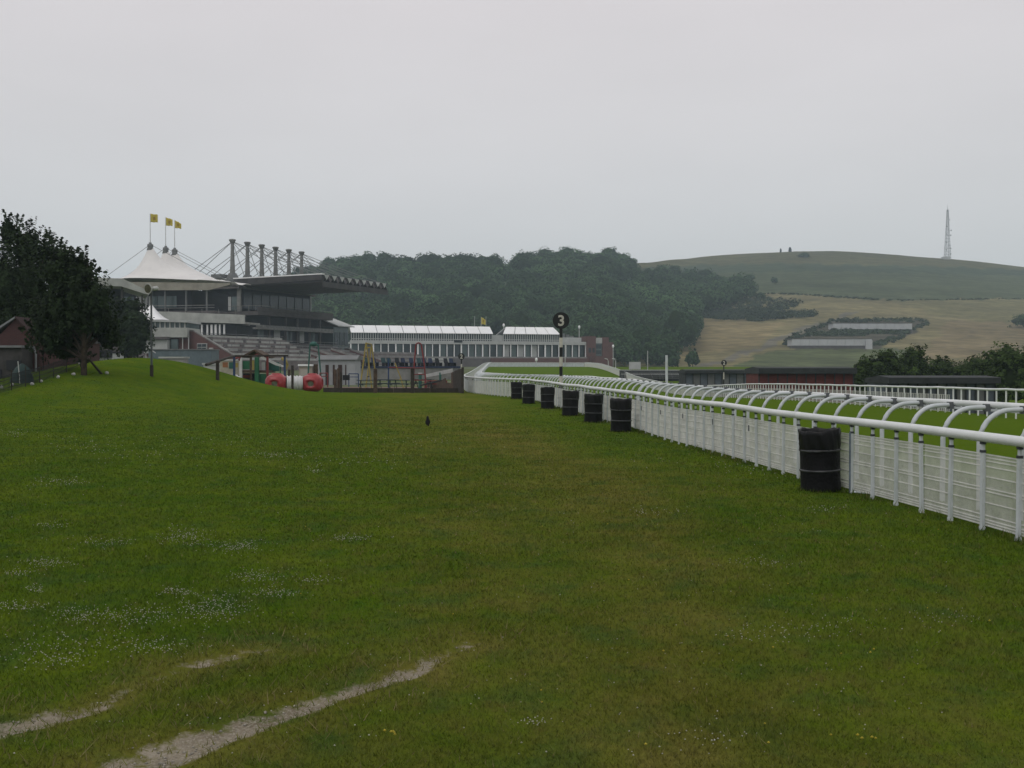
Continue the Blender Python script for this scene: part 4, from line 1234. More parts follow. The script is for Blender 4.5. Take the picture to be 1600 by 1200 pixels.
roof = inst('membrane_roof', np_mesh('membrane_roof', tv - np.array(b0), F4, None, M_MEMBR, None, True), tsd, (0, 0, 0))
so = roof.modifiers.new('solid', 'SOLIDIFY'); so.thickness = .06
peaks = []
for pu in (0, 6.1, 9.8):
    c = T.p(pu, 0, 0)
    MB().lathe([(.75, 26.4), (.55, 27.0), (.62, 27.2), (.62, 27.6), (.30, 27.75), (.28, 28.0), (.01, 28.05)], c, 12).build('peak_cap', M_STEEL, tsd)
    peaks.append(T.p(pu, 0, 28.0))
    for (uu, vv, zz) in ((pu - 3, -12, 18.5), (pu + 2, 16, 19.2)):
        MB().tube([T.p(pu, 0, 27.6), T.p(uu, vv, zz)], .05, 5).build('guy_cable', M_CABLE, tsd)
MB().prism([T.p(-7.9, -6.6, 17.5), T.p(-7.9, 17.5, 17.2), T.p(-7.9, 22.0, 18.2), T.p(-7.9, 22.0, 18.5), T.p(-7.9, -6.6, 19.3)], T.uvec(.3)).build('valance', M_VAL, tsd)
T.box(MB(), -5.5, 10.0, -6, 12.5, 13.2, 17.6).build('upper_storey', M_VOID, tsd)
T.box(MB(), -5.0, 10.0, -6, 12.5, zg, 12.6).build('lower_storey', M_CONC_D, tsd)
T.box(MB(), -7.5, 6, -6.3, 18.6, 12.62, 13.15).build('floor_slab', M_CONC_D, tsd)
for (v0, v1, m_) in ((-5.4, -3.3, M_GLASS2), (-3.0, -.4, M_GLASS2), (0.1, 2.0, M_PANEL), (2.2, 3.4, M_PANEL), (3.6, 4.8, M_GLASS2), (5.0, 6.6, M_GLASS2), (6.8, 9.2, M_GLASS2)):
    T.box(MB(), -5.66, -5.54, v0, v1, 14.0, 16.3).build('window', m_, tsd)
for v in (-2, 3.5, 7.4, 12, 16.5):
    T.box(MB(), -7.3, -7.0, v, v + .3, 13.2, 17.3).build('column', M_STEEL, tsd)
MB().tube([T.p(-7.4, -6, 14.25), T.p(-7.4, 18.4, 14.25)], .06, 6).build('handrail', M_CONC, tsd)
MB().tube([T.p(-7.4, -6, 13.75), T.p(-7.4, 18.4, 13.75)], .05, 6).build('handrail', M_CONC, tsd)
# sloping balcony front
MB().prism([T.p(-10, -1.5, 11.4), T.p(-10, 26, 10.35), T.p(-10, 26, 12.1), T.p(-10, -1.5, 13.4)], T.uvec(.5)).build('balcony_front', M_CONC_L, tsd)
MB().prism([T.p(-9.48, -1.5, 11.4), T.p(-9.48, 25.8, 10.35), T.p(-9.48, 25.8, 10.75), T.p(-9.48, -1.5, 11.8)], T.uvec(7)).build('balcony_deck', M_CONC, tsd)
MB().prism([T.p(-10.2, -4, 14.6), T.p(-10.2, 6.5, 11.9), T.p(-10.2, 6.5, 12.3), T.p(-10.2, -4, 15.0)], T.uvec(.4)).build('stair_stringer', M_CONC, tsd)
for k in range(8):
    v = -1 + k * 3.6
    MB().tube([T.p(-9.8, v, 12.0), T.p(-9.8, v, 14.0 - k * .12)], .04, 5).build('rail_post', M_CONC, tsd)
# colonnade under it
T.box(MB(), -9.0, -2, 8, 24, 8.2, 10.3).build('recess_shade_box', M_VOID, tsd)  # solid box coloured near-black to paint the shade behind the posts
rc = random.Random(5)
for k in range(13):
    v = 10.0 + k * .95 + rc.uniform(-.15, .15)
    T.box(MB(), -9.35, -9.05, v, v + rc.choice([.2, .3, .42]), 8.3, 10.3).build('white_post', M_ROOFW, tsd)

# flags on the peaks
M_YEL = mat('flag_yellow', (0.52, 0.42, 0.055), 0.8, 0.15, 3)
M_EMB = mat('flag_emblem', (0.30, 0.20, 0.03), 0.8, 0.1, 3)
def flag(label, base, h, w, hh, seed, droop, group):
    t = thing('flag', label, 'flag', base, group)
    base = Vector(base)
    MB().tube([base, base + Vector((0, 0, h))], .085, 6, .05).build('pole', M_PANEL, t)
    nx, nz = 12, 7; vs = []; fs = []
    for a in range(nx + 1):
        for b in range(nz + 1):
            x = a / nx * w; zq = h - .1 - (1 - b / nz) * hh * (1 - (.45 * droop) * a / nx)
            vs.append(base + Vector((.07 + x * .98, .18 * math.sin(x * 2.2 + seed) * (a / nx) + .05, zq - droop * .55 * (a / nx) ** 1.3 * hh + .04 * math.sin(a * .9 + seed))))
    for a in range(nx):
        for b in range(nz): fs.append((a * (nz + 1) + b, (a + 1) * (nz + 1) + b, (a + 1) * (nz + 1) + b + 1, a * (nz + 1) + b + 1))
    c = MB().add(vs, fs, True).build('cloth', M_YEL, t)
    md = c.modifiers.new('solid', 'SOLIDIFY'); md.thickness = .03
    cc = (vs[6 * (nz + 1) + 3] + vs[6 * (nz + 1) + 4]) / 2
    ring = [cc + Vector((w * .17 * math.cos(q), -.10, hh * .20 * math.sin(q))) for q in np.linspace(0, 2 * math.pi, 13)[:-1]]
    MB().prism(ring, (0, .03, 0)).build('emblem', M_EMB, c)
    return t
flag('yellow flag on the leftmost tent peak', peaks[0], 6.1, 1.55, 1.75, 0, .15, 'yellow flags on the tent roof')
flag('yellow flag on the middle tent peak', peaks[1], 6.2, 1.5, 1.75, 1, .45, 'yellow flags on the tent roof')
flag('yellow flag on the right-hand tent peak, drooping most', peaks[2], 6.1, 1.45, 1.7, 2, .8, 'yellow flags on the tent roof')

# ---------------------------------------------------------------- terraces in front
M_STEP = mat('step_grey', (0.205, 0.175, 0.168), .9, .25, .8)
def terrace(name, label, F, nu, nstep, dv, ztop, zbot, wall, seatm, windows=True):
    b0 = F.p(0, nstep * dv / 2, Hs(*F.p(0, nstep * dv / 2, 0)[:2])); zg = b0.z - .3
    t = thing(name, label, 'terrace', b0)
    pr = [F.p(0, 0, zg), F.p(0, nstep * dv, zg), F.p(0, nstep * dv, zbot + .5), F.p(0, 1.2, ztop + .55), F.p(0, 0, ztop + .55)]
    MB().prism(pr, F.uvec(-.4)).build('side_wall', wall, t)
    MB().prism([F.p(-.45, 0, ztop + .57), F.p(-.45, 1.2, ztop + .57), F.p(-.45, nstep * dv + .1, zbot + .52), F.p(-.45, nstep * dv + .1, zbot + .75), F.p(-.45, 1.2, ztop + .8), F.p(-.45, 0, ztop + .8)], F.uvec(.5)).build('coping', M_CONC, t)
    for k in range(nstep):
        zt = ztop - (ztop - zbot) * k / (nstep - 1)
        F.box(MB(), .02, nu, k * dv, (k + 1) * dv - .01, zg, zt).build('step', seatm if k % 2 == 0 else M_STEP, t)
    return t, zg
T1 = Frame(P(296, 560, 188).x, 188, .40, .916)
t1, zg = terrace('seated_terrace', 'raked concrete terrace with a dark brick end wall holding a window and white door', T1, 27, 12, .88, 7.9, 3.2, M_BRICK, M_CONC_L)
fr = T1.box(MB(), -.62, -.42, 2.3, 4.5, 4.6, 6.2).build('window', M_PANEL, t1)
for v0, z0, z1 in ((2.42, 5.55, 6.08), (3.46, 5.55, 6.08), (2.42, 4.72, 5.42), (3.46, 4.72, 5.42)):
    T1.box(MB(), -.68, -.60, v0, v0 + .92, z0, z1).build('pane', M_GLASS, fr)
T1.box(MB(), -.62, -.42, 5.0, 5.85, zg, 5.4).build('door', M_PANEL, t1)
for k in range(5):
    for r in range(3): T1.box(MB(), 2.5 + k * 4.8 + r, 3.2 + k * 4.8 + r, 2.2 + r * 2.6, 2.7 + r * 2.6, 6.6 - r * 1.1, 7.45 - r * 1.1).build('seat_block', M_CONC_D, t1)
for r in range(4):
    v = 1.5 + r * 2.3; zr = 7.9 - v * .447
    MB().tube([T1.p(.5, v, zr + .95), T1.p(26.5, v, zr + .95)], .045, 5).build('crush_rail', M_STEEL, t1)
    for j in range(8): MB().tube([T1.p(.8 + j * 3.6, v, zr), T1.p(.8 + j * 3.6, v, zr + .95)], .04, 5).build('rail_post', M_STEEL, t1)
T2 = Frame(P(440, 575, 222).x, 222, .40, .916)
t2, zg2 = terrace('lower_terrace', 'long grey stepped terrace with brick parapet right of the seated terrace', T2, 32, 11, 1.25, 5.9, 2.4, M_BRICK, M_CONC)
for k in range(3):
    MB().prism([T2.p(8 + k * 8, 2, 5.6), T2.p(8 + k * 8, 12.5, 2.6), T2.p(8 + k * 8, 12.5, 3.3), T2.p(8 + k * 8, 2, 6.3)], T2.uvec(.3)).build('parapet', M_CONC, t2)
    MB().prism([T2.p(7.9 + k * 8, 2, 5.6), T2.p(7.9 + k * 8, 12.5, 2.6), T2.p(7.9 + k * 8, 12.5, 2.95), T2.p(7.9 + k * 8, 2, 5.95)], T2.uvec(.08)).build('brick_band', M_BRICK, t2)
T3 = Frame(P(540, 575, 262).x, 262, .55, .83)
terrace('far_terrace', 'far low stepped terrace between the grandstand and the white pavilion', T3, 26, 7, 1.5, 6.0, 3.0, M_BRICK, M_CONC)

# terrace block with small white pagoda tent
D = 186
x0, x1 = P(222, 500, D).x, P(292, 500, D).x
zg = Hs(x0, D) - .3
tb = thing('terrace_block', 'pale terrace block with slatted balcony below the pagoda tent, brick ground floor', 'building', ((x0 + x1) / 2, D, zg))
z = lambda py, d=D: P(0, py, d).z
MB().box(x0, x1, D, D + 8, z(527), z(512)).build('balcony_front', M_CONC_L, tb)
MB().box(x0 + .3, x1 - .2, D + .6, D + 8, z(512), z(503)).build('glazed_storey', M_GLASS2, tb)
MB().prism([(x0 - .2, D - .2, z(502)), (x1 + .1, D - .2, z(504)), (x1 + .1, D + 8.1, z(504)), (x0 - .2, D + 8.1, z(502))], (0, 0, .35)).build('roof_edge', M_PANEL, tb)
for k in range(9): MB().box(x0 + .3 + k * .9, x0 + .52 + k * .9, D + .35, D + .55, z(512) + .01, z(503) - .05).build('slat', M_PANEL, tb)
MB().box(x0, x1, D + .9, D + 8, zg, z(527) - .01).build('ground_floor', M_BRICK, tb)
MB().box(x0 + .2, P(261, 0, D).x, D - .8, D + .8, z(552), z(531)).build('white_wall', M_PANEL, tb)
MB().box(x0 - .2, P(262, 0, D).x, D - 1.4, D + .85, z(530.5), z(526.5)).build('canopy', M_CONC_D, tb)
for px in (281, 290.5): MB().box(P(px, 0, D).x, P(px, 0, D).x + .14, D + .3, D + .5, zg, z(527) - .01).build('drainpipe', M_PANEL, tb)
MB().box(P(263, 0, D).x, P(274, 0, D).x, D + .3, D + .88, zg, z(530)).build('lobby', M_GLASS2, tb)
c = P(234, 500, D + 3)
pg = thing('pagoda_tent', 'small white pagoda tent with a pointed top beside the horn loudspeaker', 'tent', (c.x, D + 3, z(503) + .4))
vs = []; fs = []; NP = 24; rows = 12
for r in range(rows + 1):
    f = r / rows; hgt = z(503) + .45 + (z(477) - z(503)) * (1 - f) ** 2.1 ; rad = 3.6 * f + .06
    for k in range(NP):
        a = 2 * math.pi * k / NP; sq = 1 / max(abs(math.cos(a)), abs(math.sin(a))) ** .8
        vs.append((c.x + rad * sq * math.cos(a), D + 3.9 + rad * sq * math.sin(a), hgt))
for r in range(rows):
    for k in range(NP): k2 = (k + 1) % NP; fs.append((r * NP + k, r * NP + k2, (r + 1) * NP + k2, (r + 1) * NP + k))
MB().add(vs, fs, True).build('canopy', M_ROOFW, pg)
MB().tube([(c.x, D + 3.9, z(480)), (c.x, D + 3.9, z(473))], .06, 6).build('finial', M_PANEL, pg)
c2 = P(221, 500, D + 9)
pg2 = thing('pagoda_tent', 'second white pagoda tent tip half hidden behind the dark rounded tree', 'tent', (c2.x, D + 9, z(498)))
MB().lathe([(3.4, z(497)), (1.6, z(491)), (.6, z(483)), (.1, z(470))], (c2.x, D + 9, 0), 16).build('canopy', M_ROOFW, pg2)
MB().tube([(c2.x, D + 9, z(540)), (c2.x, D + 9, z(472))], .08, 6).build('mast', M_PANEL, pg2)

# grey canopy stand far left
D = 150
K = Frame(P(120, 440, D).x, D, -.38, .925)
zg = Hs(P(180, 0, D).x, D) - .3
def x_of(px):
    k = (px - 800) / 1600
    return (k * K.o[1] - K.o[0]) / (K.v[0] - k * K.v[1])
cs = thing('canopy_stand', 'grey flat-roofed stand with a drooping canopy edge behind the dark trees', 'grandstand', (P(185, 0, D).x, D, zg))
zt = z(433, D)
MB().prism([K.p(0, x_of(100), zt - 1.15), K.p(0, x_of(190), zt - 1.15), K.p(0, x_of(233), z(458, D)), K.p(0, x_of(236), z(453, D)), K.p(0, x_of(193), zt), K.p(0, x_of(100), zt)], K.uvec(9)).build('roof', M_CONC_L, cs)
K.box(MB(), 6, 9, x_of(100), x_of(196), zg, zt - 1.2).build('back_wall', M_VOID, cs)
for px in (150, 190, 222): K.box(MB(), 1.5, 1.8, x_of(px), x_of(px) + .3, zg, zt - (1.2 if px < 200 else 2.3)).build('column', M_CONC_D, cs)
for k in range(6): K.box(MB(), 2 + k * .8, 2.78 + k * .8, x_of(110), x_of(228), zg, zg + 1 + k * .9).build('step', M_CONC_D, cs)

# ramp with white handrails left of the terrace block
D = 118
a, b = P(160, 518, D), P(232, 562, D)
zg = Hs(a.x, D)
rpmp = thing('access_ramp', 'sloping grey ramp with white handrails beside the dark rounded tree', 'ramp', (b.x, D, zg))
MB().prism([(a.x, D, zg - .2), (b.x, D, zg - .2), (b.x, D, b.z - .3), (a.x, D, a.z)], (0, 2.5, 0)).build('ramp', M_CONC_D, rpmp)
for dy in (-.1, 2.4):
    MB().tube([(a.x, D + dy, a.z + 1.0), (b.x, D + dy, b.z + .8)], .06, 6).build('handrail', M_PANEL, rpmp)
for k in range(5):
    q = a.lerp(b, k / 4.2)
    MB().tube([(q.x, D - .1, q.z - .4), (q.x, D - .1, q.z + 1.0)], .045, 6).build('rail_post', M_PANEL, rpmp)
# low blue-grey hut and walls behind the crest
M_HUT = mat('hut_bluegrey', (0.115, 0.15, 0.165), 0.7, 0.15, 0.8)
def wallbox(name, label, cat, x0, x1, y0, y1, D, m, depth=3.0, capm=None):
    a, b = P(x0, y1, D), P(x1, y0, D); zg = min(Hs(a.x, D), a.z) - .2
    t = thing(name, label, cat, ((a.x + b.x) / 2, D, zg))
    MB().box(a.x, b.x, D, D + depth, zg, b.z).build('wall', m, t)
    MB().box(a.x - .1, b.x + .1, D - .12, D + depth + .1, b.z + .003, b.z + .16).build('coping', capm or m, t)
    return t, a, b
wallbox('low_hut', 'long low blue-grey hut below the brick terrace wall', 'hut', 232, 330, 547, 566, 150, M_HUT, 4, M_STEEL)
t_, a, b = wallbox('low_hut', 'dark hut with a pale base left of the access ramp, under the evergreen', 'hut', 137, 175, 552, 566, 100, M_PANEL, 3, M_VOID)
MB().box(a.x, b.x + .1, 99.7, 99.86, P(0, 559, 100).z, b.z + .3).build('dark_band', M_VOID, t_)
wallbox('low_wall', 'pale block wall just over the crest of the grass bank', 'wall', 250, 288, 560, 574, 96, M_CONC, 1.2, M_CONC_L)
wallbox('white_wall', 'white rendered wall to the left of the timber handrail', 'wall', 318, 345, 570, 586, 92, M_PANEL, 1.0, M_PANEL)
# ================================================================== WHITE PAVILION
A = P(548, 540, 330); B = P(915, 540, 352)
V_ = Frame(A.x, A.y, B.x - A.x, B.y - A.y)        # u along the front, v toward the camera
LEN = math.hypot(B.x - A.x, B.y - A.y)
def u_at(px):
    k = (px - 800) / 1600
    return (k * V_.o[1] - V_.o[0]) / (V_.u[0] - k * V_.u[1])
zg = Hs(A.x + 30, 335) - .4
pv = thing('pavilion', 'long white two-storey pavilion with bright white marquee roofs and glazed front', 'pavilion', V_.p(LEN / 2, 0, zg + .4))
Z_BASE, Z_BAL, Z_CL, Z_EAVE, Z_RIDGE = 5.5, 9.9, 10.6, 13.1, 15.6
uL, uG0, uG1, uE = 0.0, u_at(771), u_at(786), u_at(876)
V_.box(MB(), 0, LEN, -10, 1.6, zg, Z_BASE).build('plinth', M_CONC, pv)
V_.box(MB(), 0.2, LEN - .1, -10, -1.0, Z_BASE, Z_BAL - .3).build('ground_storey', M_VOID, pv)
V_.box(MB(), -.3, LEN, -10, .5, Z_BAL - .3, Z_BAL + .25).build('balcony_slab', M_PANEL, pv)
V_.box(MB(), -.3, LEN, .42, .52, Z_BAL + .26, Z_BAL + .8).build('balcony_rail', M_PANEL, pv)
n = int(LEN / 2.42)
for k in range(n + 1):
    u = k * LEN / n
    w = .26 if k % 3 else .42
    V_.box(MB(), u - w / 2, u + w / 2, -.1, .25, Z_BASE, Z_BAL - .31).build('column', M_ROOFW, pv)
    if k < n:
        mm = M_GLASS2 if (k % 7 in (2, 3)) else M_GLASS
        if 20 <= k <= 25: mm = M_PANEL if k % 2 else M_GLASS2
        elif k % 3 == 0: mm = M_GLASS2
        V_.box(MB(), u + .25, u + LEN / n - .25, -.99, -.90, Z_BASE + .05, Z_BAL - .5).build('window', mm, pv)
for (u0, u1, npan, tag_) in ((uL, uG0, 11, 'a'), (uG1, uE, 5, 'b')):
    V_.box(MB(), u0 + .3, u1 - .3, -9, -.8, Z_CL - .3, Z_EAVE).build('clerestory', M_GLASS, pv)
    m_ = MB(); c = int((u1 - u0) / .78)
    for k in range(c + 1):
        u = u0 + .3 + (u1 - u0 - .6) * k / c
        V_.box(m_, u - .12, u + .12, -.79, -.62, Z_CL - .3, Z_EAVE)
    V_.box(m_, u0 + .3, u1 - .3, -.61, -.55, Z_CL + .5, Z_CL + .72)
    o = m_.build('mullions', M_PANEL, pv); o['kind'] = 'stuff'
    ins = 2.2 if tag_ == 'b' else 0.0
    for k in range(npan):
        a0, a1 = u0 + (u1 - u0) * k / npan, u0 + (u1 - u0) * (k + 1) / npan
        r0, r1 = u0 + ins + (u1 - u0 - 1.5 * ins) * k / npan, u0 + ins + (u1 - u0 - 1.5 * ins) * (k + 1) / npan
        MB().prism([V_.p(a0 + .09, -.2, Z_EAVE), V_.p(a1 - .09, -.2, Z_EAVE), V_.p(r1 - .09, -4.6, Z_RIDGE), V_.p(r0 + .09, -4.6, Z_RIDGE)], (0, 0, .14)).build('roof_panel', M_ROOFW, pv)
        MB().prism([V_.p(a0 + .09, -9.2, Z_EAVE), V_.p(a1 - .09, -9.2, Z_EAVE), V_.p(r1 - .09, -4.62, Z_RIDGE), V_.p(r0 + .09, -4.62, Z_RIDGE)], (0, 0, .14)).build('roof_panel', M_ROOFW, pv)
    MB().prism([V_.p(u1 - .1, -.3, Z_EAVE), V_.p(u1 - .1, -9.1, Z_EAVE), V_.p(u1 - ins * .5 - .1, -4.6, Z_RIDGE)], V_.uvec(-.15)).build('roof_gable', M_PANEL, pv)
V_.box(MB(), uG0 - 1, uG1 + 1, -8, -1.5, Z_CL - .3, Z_EAVE - .3).build('link_block', M_PANEL, pv)
V_.box(MB(), uE + .3, LEN - 1, -8, -1.5, Z_CL - .3, Z_CL + 1.6).build('end_block', M_PANEL, pv)
V_.box(MB(), u_at(709), u_at(722), .53, .6, Z_BAL + .25, Z_BAL + 1.05).build('sign_board', M_VOID, pv)
m_ = MB()
for k in range(3): V_.box(m_, uE + 1 + k * 1.6, uE + 2.2 + k * 1.6, -4, -2, Z_CL + 1.62, Z_CL + 3.0 - k * .4)
m_.build('roof_plant', M_STEEL, pv)
# stepped front
for k in range(4):
    V_.box(MB(), u_at(556), u_at(700) - k * 1.0, 1.62 + k * 1.3, 2.9 + k * 1.3, zg, Z_BASE - .5 - k * .6).build('step', M_CONC if k % 2 else M_CONC_L, pv)
V_.box(MB(), u_at(705), u_at(760), 1.65, 5, zg, 4.9).build('bank_wall', M_CONC_D, pv)
V_.box(MB(), u_at(762), LEN, 1.65, 4, zg, 5.0).build('brick_wall', M_BRICK, pv)
# brick tower block
bt = thing('brick_tower', 'dark red brick block with a glazed stair strip at the right end of the pavilion', 'building', V_.p(LEN + 5, 0, zg))
uT = [LEN + .05, u_at(929.5), u_at(940), u_at(950), u_at(957)]
V_.box(MB(), uT[0], uT[1], -8, 1.0, zg, 12.6).build('tower', M_BRICK, bt)
V_.box(MB(), uT[1] + .01, uT[2], -8, .2, zg, 12.0).build('stair_glass', M_GLASS2, bt)
V_.box(MB(), uT[1] + .02, uT[2], .21, .5, 10.2, 12.1).build('stair_head', M_PANEL, bt)
V_.box(MB(), uT[2] + .01, uT[3], -8, .8, zg, 12.3).build('wall', M_BRICK, bt)
V_.box(MB(), uT[3] + .01, uT[4], -8, .8, zg, 10.6).build('wall', M_BRICK, bt)
V_.box(MB(), uT[0] + 1, uT[3] - 1, .81, 7, zg, 5.7).build('annexe', M_BRICK, bt)
for k in range(3): V_.box(MB(), uT[1] + .3, uT[2] - .3, .22, .3, 4.6 + k * 1.9, 5.9 + k * 1.9).build('window', M_GLASS, bt)
for k in range(2): V_.box(MB(), uT[0] + .7 + k * 1.4, uT[0] + 1.5 + k * 1.4, 1.02, 1.1, 7, 8.6).build('window', M_GLASS, bt)

# low railings and hedge below tower
def rowpost(label, name, px, yt, yb, D, r, m, ball=True, cat='pole'):
    q = P(px, yb, D); e = P(px, yt, D)
    t = thing(name, label, cat, q, 'poles around the pavilion')
    MB().tube([q + Vector((0, 0, -1.5)), e], r, 6).build('pole', m, t)
    if ball: MB().blob(e, (r * 3.0, r * 3.0, r * 4.5), 8, 6, 0.0).build('head', M_ROOFW, t)
for px, yt, yb, D, lab in [(905, 511, 531, 358, 'slim white mast with a round head above the pavilion flat roof'), (787, 508, 514, 356, 'short white mast in the gap between the two marquee roofs'),
                           (958, 541, 566, 350, 'white lamp post right of the brick tower'), (838, 562, 574, 290, 'little lamp post on the brick wall left of the number 3 post'),
                           (883, 533, 575, 285, 'thin white mast just right of the number 3 post')]:
    rowpost(lab, 'mast', px, yt, yb, D, .13, M_PANEL, ball=(px != 883))
q = V_.p(u_at(757), -4.6, Z_RIDGE)
flag('yellow flag hanging above the right end of the longer pavilion roof', q + Vector((0, 0, -.2)), 3.6, 1.5, 2.4, 3, .7, 'yellow flags')
for px, lab in ((747, 'bare thin flagpole left of the pavilion flag'), (765, 'bare thin flagpole right of the pavilion flag')):
    q = V_.p(u_at(px), -4.8, Z_RIDGE - .2); t = thing('flagpole', lab, 'flagpole', q)
    MB().tube([q, q + Vector((0, 0, 3.6))], .06, 6).build('pole', M_PANEL, t)
    MB().blob(q + Vector((0, 0, 3.65)), (.1, .1, .1), 8, 6, 0).build('finial', M_PANEL, t)

# blue seats on a raised strip left of the track
M_BLUE = mat('seat_blue', (0.022, 0.035, 0.075), 0.6, 0.2, 2)
M_BLUE2 = mat('seat_teal', (0.03, 0.07, 0.075), 0.6, 0.2, 2)
D = 118
a, b = P(566, 571, D), P(716, 577, D + 10)
st = thing('viewing_step', 'long dark blue edged step carrying the row of seats beyond the playground', 'step', (a.x, D, Hs(a.x, D)))
zg_ = Hs(a.x, D) - .2
Q = Frame(a.x, D, b.x - a.x, b.y - D); LQ = math.hypot(b.x - a.x, b.y - D)
zt_ = P(566, 572, D).z
Q.box(MB(), -.5, LQ + .5, -3, 0, zg_, zt_ - .25).build('base', M_CONC, st)
Q.box(MB(), -.5, LQ + .5, -3, .12, zt_ - .245, zt_).build('edge', M_BLUE, st)
rs_ = random.Random(12)
for k in range(14):
    u = .3 + k * (LQ - .6) / 13 + rs_.uniform(-.2, .2); m_ = rs_.choice([M_BLUE, M_BLUE2, M_VOID])
    c = Q.p(u, -.6, zt_)
    t = thing('plastic_seat', 'dark plastic seat in the row on the blue edged step', 'seat', c, 'seats in a row on the blue edged step')
    Q.box(MB(), u - .32, u + .32, -.9, -.3, zt_ + .38, zt_ + .46).build('seat', m_, t)
    MB().prism([Q.p(u - .32, -.95, zt_ + .44), Q.p(u + .32, -.95, zt_ + .44), Q.p(u + .27, -1.1, zt_ + 1.0), Q.p(u - .27, -1.1, zt_ + 1.0)], Q.vvec(.07)).build('backrest', m_, t)
    for du in (-.26, .26):
        Q.box(MB(), u + du - .03, u + du + .03, -.88, -.34, zt_ + .001, zt_ + .38).build('leg', M_VOID, t)

# ================================================================== SHEDS BEHIND THE FAR RAIL
M_SHED_D = mat('shed_dark', (0.035, 0.040, 0.042), 0.8, 0.25, 1.2)
M_SHED_R = mat('shed_red', (0.125, 0.030, 0.026), 0.8, 0.2, 1.0)
M_SHED_G = mat('shed_grey', (0.105, 0.125, 0.15), 0.75, 0.2, 1.0)
def shed(name, label, x0, x1, yt, D, depth, wallm, roofm, npan, panm, over=.35, rh=.5):
    a, b = P(x0, yt, D), P(x1, yt, D); zg = Hs((a.x + b.x) / 2, D) - .2
    t = thing(name, label, 'shed', ((a.x + b.x) / 2, D, zg + .2))
    zt = a.z
    MB().box(a.x + .1, b.x - .1, D + .25, D + depth, zg, zt - rh).build('wall', wallm, t)
    MB().prism([(a.x, D - over, zt - rh), (a.x, D - over, zt - .12), (a.x, D + depth * .4, zt), (a.x, D + depth + .2, zt - .2), (a.x, D + depth + .2, zt - rh)], (b.x - a.x, 0, 0)).build('roof', roofm, t)
    w = (b.x - a.x - .3) / npan
    for k in range(npan):
        MB().box(a.x + .15 + k * w + .05, a.x + .15 + (k + 1) * w - .05, D + .16, D + .245, zg + .1, zt - rh - .06).build('panel', panm[k % len(panm)], t)
    for k in range(npan + 1):
        MB().box(a.x + .1 + k * w, a.x + .18 + k * w, D + .05, D + .155, zg, zt - rh - .003).build('post', roofm, t)
    return t
shed('tote_shed', 'long dark shed with grey panels under the small number 2 disc', 1070, 1176, 577, 126, 5, M_SHED_D, M_SHED_D, 9, [M_SHED_G, M_STEEL])
shed('tote_shed', 'long red-brown shed with a dark overhanging roof behind the far rail', 1184, 1337, 573, 92, 5, M_SHED_R, M_SHED_D, 10, [M_SHED_R], rh=.62)
shed('tote_shed', 'low blue-grey shed in front of the right-hand bushes', 1386, 1560, 587, 66, 4, M_SHED_G, M_SHED_D, 11, [M_SHED_G, M_STEEL])
a, b = P(1176.5, 577, 118), P(1184.5, 577, 118)
zz = Hs(a.x, 118)
t = thing('cabinet', 'narrow pale grey cabinet between the dark shed and the red shed', 'cabinet', ((a.x + b.x) / 2, 118, zz))
MB().box(a.x, b.x + .1, 118, 119, zz - .1, a.z - .1).build('body', M_STEEL, t); MB().box(a.x - .05, b.x + .15, 117.9, 119.1, a.z - .097, a.z + .02).build('lid', M_PANEL, t)
MB().box(a.x + .1, b.x, 117.95, 117.997, zz + .1, a.z - .3).build('door', M_SHED_G, t)
# stacked benches / open stand
D = 172
a, b = P(972, 578, D), P(1067, 578, D); zz = Hs(a.x, D) - .3
t = thing('open_bleacher', 'dark open tiered bleacher left of the long dark shed', 'bleacher', ((a.x + b.x) / 2, D, zz))
for k in range(5):
    zk = zz + .5 + k * (a.z - zz - .6) / 4
    MB().box(a.x, b.x, D + k * .7, D + k * .7 + .5, zk, zk + .12).build('bench', M_PANEL if k in (2, 4) else M_STEEL, t)
for k in range(7):
    x = a.x + (b.x - a.x) * k / 6.05
    MB().prism([(x, D, zz), (x, D + 3.6, zz), (x, D + 3.6, a.z), (x, D, zz + .5)], (.2, 0, 0)).build('frame', M_VOID, t)
MB().box(a.x, b.x, D + 3.9, D + 4.2, zz, a.z - .1).build('back_board', M_VOID, t)
a, b = P(983, 577, 178), P(1001, 565.5, 178)
t = thing('notice_board', 'pale board standing behind the open bleacher', 'board', ((a.x + b.x) / 2, 178, zz))
MB().box(a.x, b.x, 178, 178.2, a.z, b.z).build('board', M_PANEL, t)
for x in (a.x + .3, b.x - .4): MB().box(x, x + .12, 178.21, 178.33, zz, b.z - .1).build('post', M_STEEL, t)
a = P(1009, 579, 180); b = P(1009, 545, 180)
rowpost('thin pole right of the pale board', 'mast', 1012, 548, 580, 182, .07, M_PANEL, ball=False)
# parked white hoop and gate shapes below tower
q = P(962, 572, 250)
t = thing('arch_gate', 'small white curved gate frame right of the brick tower', 'gate', q)
for dx in (0, -1.8):
    MB().tube([(q.x + dx, 250, q.z - .6), (q.x + dx, 250, q.z + 1.2), (q.x + dx - .25, 250, q.z + 1.7), (q.x + dx - .9, 250, q.z + 1.85)], .12, 8).build('hoop', M_PANEL, t)

